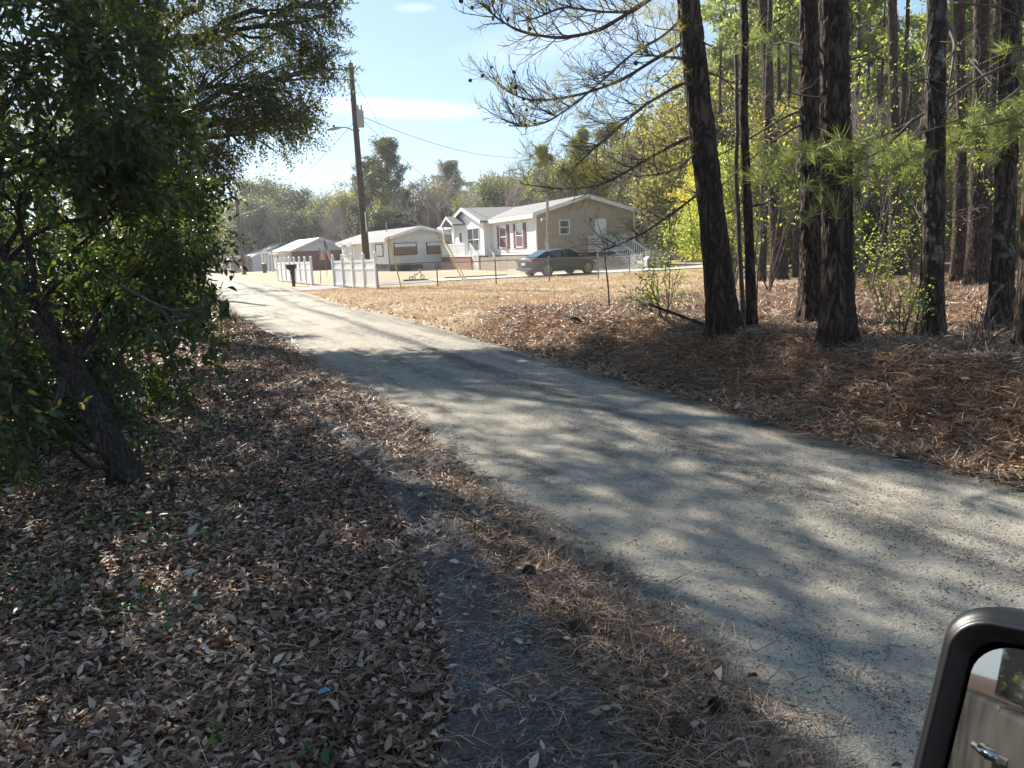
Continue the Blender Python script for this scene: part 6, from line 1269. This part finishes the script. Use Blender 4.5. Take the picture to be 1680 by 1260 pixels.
def sedan():
    b = G(913, 450, .02); e = empty('sedan', (2.85, 42.7, gz(2.85, 42.7) + .05), math.atan2(.52, .85), label='dark grey four-door sedan parked on the concrete drive in front of the tan house', category='car')
    bd = loft([(-2.40, body_sec(.62, .38, .80)), (-2.36, body_sec(.76, .28, .97)), (-2.15, body_sec(.87, .22, 1.02)), (-1.6, body_sec(.91, .2, 1.00)), (-.8, body_sec(.915, .2, .96)), (.2, body_sec(.915, .2, .94)), (1.0, body_sec(.915, .2, .92)), (1.6, body_sec(.90, .2, .86)), (2.1, body_sec(.85, .22, .76)), (2.34, body_sec(.74, .25, .64)), (2.42, body_sec(.55, .32, .52))], M['carpaint'], 'body', e)
    def cab(w0, w1, zb, zt): return [(0, zb), (w0, zb), (w0 - (w0 - w1) * .5, (zb + zt) / 2), (w1, zt - .05), (w1 * .8, zt), (0, zt + .02)]
    loft([(-1.95, cab(.70, .66, .9, 1.01)), (-1.55, cab(.78, .64, .9, 1.20)), (-.95, cab(.80, .60, .9, 1.40)), (-.3, cab(.80, .60, .9, 1.46)), (.25, cab(.80, .60, .9, 1.43)), (.75, cab(.79, .62, .88, 1.22)), (1.35, cab(.76, .68, .84, .93))], M['carpaint'], 'roof', e)
    for s in (-1, 1):
        def side(pts, nm, off=.012, m_='carglass'):
            mb = MB(); V = []
            for x, z in pts: q = (z - .93) / .5; V.append((x, s * (.80 - .17 * q + off), z))
            V2 = [(a, b_ - s * .03, c) for a, b_, c in V]; n = len(V); mb.add(V + V2, [tuple(range(n)), tuple(range(2 * n - 1, n - 1, -1))] + [(i, (i + 1) % n, (i + 1) % n + n, i + n) for i in range(n)]); return mb.build(nm, M[m_], e)
        side([(-.22, .97), (.98, .95), (.62, 1.2), (.2, 1.36), (-.22, 1.38)], 'side_window', .02); side([(-1.22, .99), (-.30, .97), (-.30, 1.38), (-.78, 1.34), (-1.08, 1.2)], 'side_window', .02)
        side([(-1.62, 1.03), (-1.3, 1.0), (-1.16, 1.2), (-1.3, 1.17)], 'quarter_window', .03)
        mb = MB(); mb.box(.85, 1.05, s * .86 if s > 0 else -1.02, s * 1.02 if s > 0 else -.86, .95, 1.08); mb.build('door_mirror', M['carpaint'], e, bevel=.03)
        for x in (-.55, .45): MB().box(x - .09, x + .09, min(s * .915, s * .94), max(s * .915, s * .94), .80, .835).build('door_handle', M['carpaint'], e)
        mb = MB(); mb.prism([(-2.37, .78), (-2.05, .86), (-2.1, .96), (-2.36, .95)], min(s * .66, s * .885), max(s * .66, s * .885)); mb.build('taillight', M['tail'], e, bevel=.02)
        mb = MB(); mb.prism([(2.28, .55), (1.95, .66), (1.95, .76), (2.22, .68)], min(s * .6, s * .86), max(s * .6, s * .86)); mb.build('headlight', M['head'], e, bevel=.02)
        for x in (-1.38, 1.42):
            mb = MB(); mb.tube([(x, s * .80, .33), (x, s * .922, .33)], .37, 26); mb.build('wheel_arch', M['black'], e)
            wheel(e, x, s * .82, .325, s)
        for x in (-.26, .98, -1.2): MB().box(x - .006, x + .006, min(s * .905, s * .918), max(s * .905, s * .918), .3, .93).build('door_seam', M['black'], e)
    mb = MB(); mb.add([(-1.88, -.6, 1.045), (-1.88, .6, 1.045), (-1.02, .5, 1.415), (-1.02, -.5, 1.415)], [(0, 1, 2, 3)]); o = mb.build('rear_window', M['carglass'], e); o.modifiers.new('s', 'SOLIDIFY').thickness = .02
    mb = MB(); mb.add([(1.32, -.62, .965), (1.32, .62, .965), (.42, .5, 1.41), (.42, -.5, 1.41)], [(0, 1, 2, 3)]); o = mb.build('windshield', M['carglass'], e); o.modifiers.new('s', 'SOLIDIFY').thickness = .02
    MB().box(-2.43, -2.40, -.2, .2, .62, .76).build('number_plate', M['white'], e); MB().box(-2.42, -2.30, -.8, .8, .34, .46).build('rear_bumper', M['carpaint'], e, bevel=.04)
    return e
sedan()
for o_s in [o for o in COL.objects if o.name == 'sedan']: o_s.scale = (.96,) * 3
def pickup():
    a = at(382, 447, 118); e = empty('pickup_truck', (a[0], 118, gz(a[0], 118)), R_(8), label='white crew-cab pickup parked far away beside the distant pole', category='truck')
    loft([(-2.85, body_sec(.86, .55, 1.12)), (-2.7, body_sec(.93, .5, 1.2)), (-.6, body_sec(.95, .45, 1.2)), (1.0, body_sec(.95, .45, 1.2)), (2.2, body_sec(.93, .45, 1.14)), (2.7, body_sec(.88, .5, 1.05)), (2.85, body_sec(.8, .55, .9))], M['whitepaint'], 'body', e)
    def cab(w0, w1, zb, zt): return [(0, zb), (w0, zb), ((w0 + w1) / 2, (zb + zt) / 2), (w1, zt - .05), (w1 * .8, zt), (0, zt + .02)]
    loft([(-1.0, cab(.85, .72, 1.1, 1.8)), (-.8, cab(.86, .70, 1.1, 1.86)), (.5, cab(.86, .70, 1.1, 1.86)), (.9, cab(.86, .72, 1.1, 1.7)), (1.55, cab(.86, .8, 1.1, 1.22))], M['whitepaint'], 'cab', e)
    for s in (-1, 1):
        for x0, x1 in ((-.75, -.02), (.1, .85)): mb = MB(); mb.prism([(x0, 1.22), (x1 + .2, 1.22), (x1, 1.7), (x0 + .05, 1.72)], min(s * .70, s * .875), max(s * .70, s * .875)); mb.build('side_window', M['carglass'], e)
        for x in (-1.9, 1.9): wheel(e, x, s * .82, .39, s)
    MB().box(-2.6, -1.1, -.8, .8, 1.16, 1.225).build('bed_liner', M['black'], e)
pickup()
# round bare trees by the pickup
for px, Y, lab in ((358, 108, 'left one of two small round bare trees beside the distant pickup'), (368, 106, 'right one of two small round bare trees beside the distant pickup')):
    x_ = X(px, Y); o = put('bareC', x_, Y, .55, label=lab, category='tree'); o['group'] = 'round bare trees by the pickup'
for px, Y, h, lab in ((381, 80, .9, 'short grey marker post left of the distant pole'), (395, 84, 1.0, 'white marker post at the foot of the distant pole')):
    x_ = X(px, Y); o = MB().box(-.05, .05, -.05, .05, -.1, h).build('marker_post', M['white' if px > 390 else 'greybox'], None, bevel=.01); o.location = (x_, Y, gz(x_, Y)); tag(o, lab, 'post')

# --- vehicle the photograph is taken from: only its side is near the view
Fd = np.array([.84, .54, 0]); Fd /= np.linalg.norm(Fd); Od = np.array([-Fd[1], Fd[0], 0])
VE = empty('parked_vehicle', (-.05 * Od[0], -.05 * Od[1], 0), math.atan2(Fd[1], Fd[0]), label='vehicle at the lower right corner of which the black door mirror shows', category='car')
# local axes: x forward, y outward (left side of the vehicle), z up; body plane y = 0
def skin(pts, y0, y1, m_, nm, bv=.01):
    mb = MB(); mb.prism(pts, y0, y1); return mb.build(nm, M[m_], VE, bevel=bv)
dr = skin([(-.55, .45), (.42, .45), (.46, 1.0), (.30, 1.12), (-.55, 1.12)], -.12, -.02, 'doorpaint', 'front_door', .02)
skin([(-1.5, .5), (-.56, .45), (-.56, 1.12), (-1.5, 1.12)], -.12, -.02, 'doorpaint', 'rear_door', .02)
skin([(-2.6, .6), (-1.51, .5), (-1.51, 1.13), (-2.6, 1.13)], -.14, -.02, 'doorpaint', 'quarter_panel', .02)
skin([(-.75, 1.12), (-.66, 1.12), (-.62, 1.6), (-.72, 1.6)], -.2, -.08, 'black', 'pillar'); skin([(-1.6, 1.13), (-1.45, 1.13), (-1.5, 1.6), (-1.66, 1.6)], -.22, -.1, 'black', 'pillar')
skin([(-2.6, 1.13), (-1.62, 1.13), (-1.68, 1.62), (-2.5, 1.55)], -.24, -.18, 'carglass', 'quarter_glass'); skin([(-1.44, 1.13), (-.76, 1.13), (-.74, 1.6), (-1.46, 1.6)], -.22, -.17, 'carglass', 'rear_glass')
skin([(-2.7, 1.6), (.2, 1.62), (.1, 1.7), (-2.5, 1.72)], -.9, -.12, 'doorpaint', 'roof_side')
def handle(x): 
    mb = MB(); mb.tube([(x - .11, -.02, .98), (x - .10, .03, .985), (x + .10, .03, .985), (x + .11, -.02, .98)], .014, 8); mb.build('door_handle', M['chrome'], VE, True)
handle(-.40); handle(-1.36)
for x in (-1.9,): mb = MB(); mb.tube([(x, -.25, .36), (x, -.03, .36)], .36, 28); mb.build('wheel', M['rubber'], VE)
# mirror
mc = at(1730, 1262, .58); cd = -(mc - np.array([0, 0, CAMZ])); cdist = np.linalg.norm(cd); cd /= cdist
rf = -Fd * 1.0 - Od * .22 + np.array([0, 0, -.07]); rf /= np.linalg.norm(rf); nrmv = cd + rf; nrmv /= np.linalg.norm(nrmv)
upv = np.array([0, 0, 1.]) - nrmv * nrmv[2]; upv /= np.linalg.norm(upv); rtv = np.cross(upv, nrmv)       # rtv: to the right seen from the camera
if rtv @ _R < 0: rtv = -rtv
roll = R_(-6); r2 = rtv * math.cos(roll) + upv * math.sin(roll); u2 = upv * math.cos(roll) - rtv * math.sin(roll)
vinv = VE.matrix_basis.inverted() if False else None
Rz = np.array([[Fd[0], Fd[1], 0], [Od[0], Od[1], 0], [0, 0, 1]]); vloc = np.array([-.05 * Od[0], -.05 * Od[1], 0])
def ml(a, b, c): p = mc + r2 * a + u2 * b + nrmv * c; return tuple(Rz @ (p - vloc))
def rrect(w_, h_, rad, k=7, sk=0.): 
    pts = []
    for cx0, cy0, a0 in ((w_ - rad, h_ - rad, 0), (-w_ + rad, h_ - rad, 90), (-w_ + rad, -h_ + rad, 180), (w_ - rad, -h_ + rad, 270)):
        for i in range(k + 1): a = R_(a0 + 90 * i / k); x, y = cx0 + rad * math.cos(a), cy0 + rad * math.sin(a); pts.append((x, y + sk * x))
    return pts
def shell(rings, m_, nm, capf=True, smooth=True):
    mb = MB(); n = len(rings[0]); V = [ml(*p) for r_ in rings for p in r_]; F = []
    for i in range(len(rings) - 1):
        for j in range(n): F.append((i * n + j, i * n + (j + 1) % n, (i + 1) * n + (j + 1) % n, (i + 1) * n + j))
    if capf: F.append(tuple(range((len(rings) - 1) * n, len(rings) * n)))
    mb.add(V, F); return mb.build(nm, M[m_], VE, smooth)
WM, HM = .098, .118
def ring(w_, h_, rad, z, sk=.16): return [(x, y, z) for x, y in rrect(w_, h_, rad, 7, sk)]
M['housing'] = simple('mirror_housing', (.009, .009, .011), .42, scale=60, bmp=.05)
M['mirror'] = simple('mirror_glass', (.55, .56, .57), .015, metal=1, var=.0)
shell([ring(WM - .022, HM - .022, .022, -.014), ring(WM - .021, HM - .021, .022, -.006), ring(WM - .019, HM - .019, .023, -.001), ring(WM - .006, HM - .006, .028, .010), ring(WM - .003, HM - .003, .030, .010), ring(WM - .001, HM - .001, .031, .006), ring(WM - .001, HM - .001, .031, .004), ring(WM + .001, HM + .001, .031, .004), ring(WM + .006, HM + .006, .034, -.02), ring(WM + .003, HM + .003, .04, -.06), ring(WM - .012, HM - .014, .05, -.09), ring(WM - .05, HM - .05, .04, -.115)], 'housing', 'mirror_housing')
shell([ring(WM - .023, HM - .023, .03, -.004), ring(WM - .0235, HM - .0235, .03, -.003)], 'mirror', 'mirror_glass', True, False)
a_ = np.array(ml(WM * .3, -HM * .55, -.06)); mb = MB(); mb.tube([tuple(a_), tuple(a_ + (.0, -.12, -.0)), (a_[0] - .02, -.03, a_[2] + .0)], [.035, .03, .04], 12); mb.build('mirror_arm', M['housing'], VE, True)
# ------------------------------------------------------------------ labels of the wood and of the trees behind the houses
def place(px, Y):
    if Y > 148: return 'in the farthest tree line'
    if px < 400: return 'behind the distant pickup'
    if px < 465: return 'behind the small white outbuilding'
    if px < 575: return 'behind the brick house'
    if px < 742: return 'behind the white house'
    if px < 860: return 'behind the front gable of the tan house'
    if px < 975: return 'behind the left half of the tan house roof'
    if px < 1165: return 'behind the right end of the tan house'
    if px < 1310: return 'between the leaning pine and the paired big pines'
    if px < 1510: return 'between the thickest pine and the lichen-spotted pine'
    return 'right of the lichen-spotted pine'
ORD = ['first', 'second', 'third', 'fourth', 'fifth', 'sixth', 'seventh', 'eighth', 'ninth', 'tenth', 'eleventh', 'twelfth', 'thirteenth', 'fourteenth', 'fifteenth', 'sixteenth', 'seventeenth', 'eighteenth', 'nineteenth', 'twentieth']
bk_ = {}
for o, px, key, Y in TREES:
    d = 'near' if Y < 34 else 'back' if px > 1165 and Y > 60 else ''
    bk_.setdefault((KW[key], place(px, Y), d), []).append((px, o, key))
for (kw, plc, d), lst in bk_.items():
    lst.sort(key=lambda q: q[0])
    dw = {'near': 'nearer ', 'back': 'rearmost ', '': ''}[d]
    for i, (px, o, key) in enumerate(lst):
        sfx = '' if len(lst) == 1 else (', leftmost such' if i == 0 else ', rightmost such' if i == len(lst) - 1 else ', %s from left' % (ORD[i] if i < 20 else 'later'))
        o['label'] = (dw + kw + ' ' + plc + sfx).replace('between the leaning pine and the paired big pines', 'between the leaning pine and paired pines').replace('between the thickest pine and the lichen-spotted pine', 'between thickest and lichen-spotted pines'); o['category'] = 'shrub' if key.startswith('shrub') else 'tree'
        o['group'] = 'trees of the pine wood' if px > 1140 else 'trees behind the houses'
for row in (0, 1):
    for k_ in ('shrubD', 'darkA', 'shrubC'):
        q = sorted([(y, o) for o, kk, y, r_ in LEFTB if kk == k_ and r_ == row], key=lambda a: a[0])
        for i, (y, o) in enumerate(q):
            o['label'] = '%s in the %s shade behind the left laurels, %s from the view' % ({'shrubD': 'olive young tree', 'darkA': 'dark evergreen bush', 'shrubC': 'low dark bush'}[k_], ('nearer', 'deeper')[row], ORD[i]); o['category'] = 'bush'; o['group'] = 'bushes closing the left verge'
for k_, (e, used) in PROTO.items():
    if not used:
        for c in list(e.children): bpy.data.objects.remove(c)
        bpy.data.objects.remove(e)
# smooth limbs only where it helps; static scene
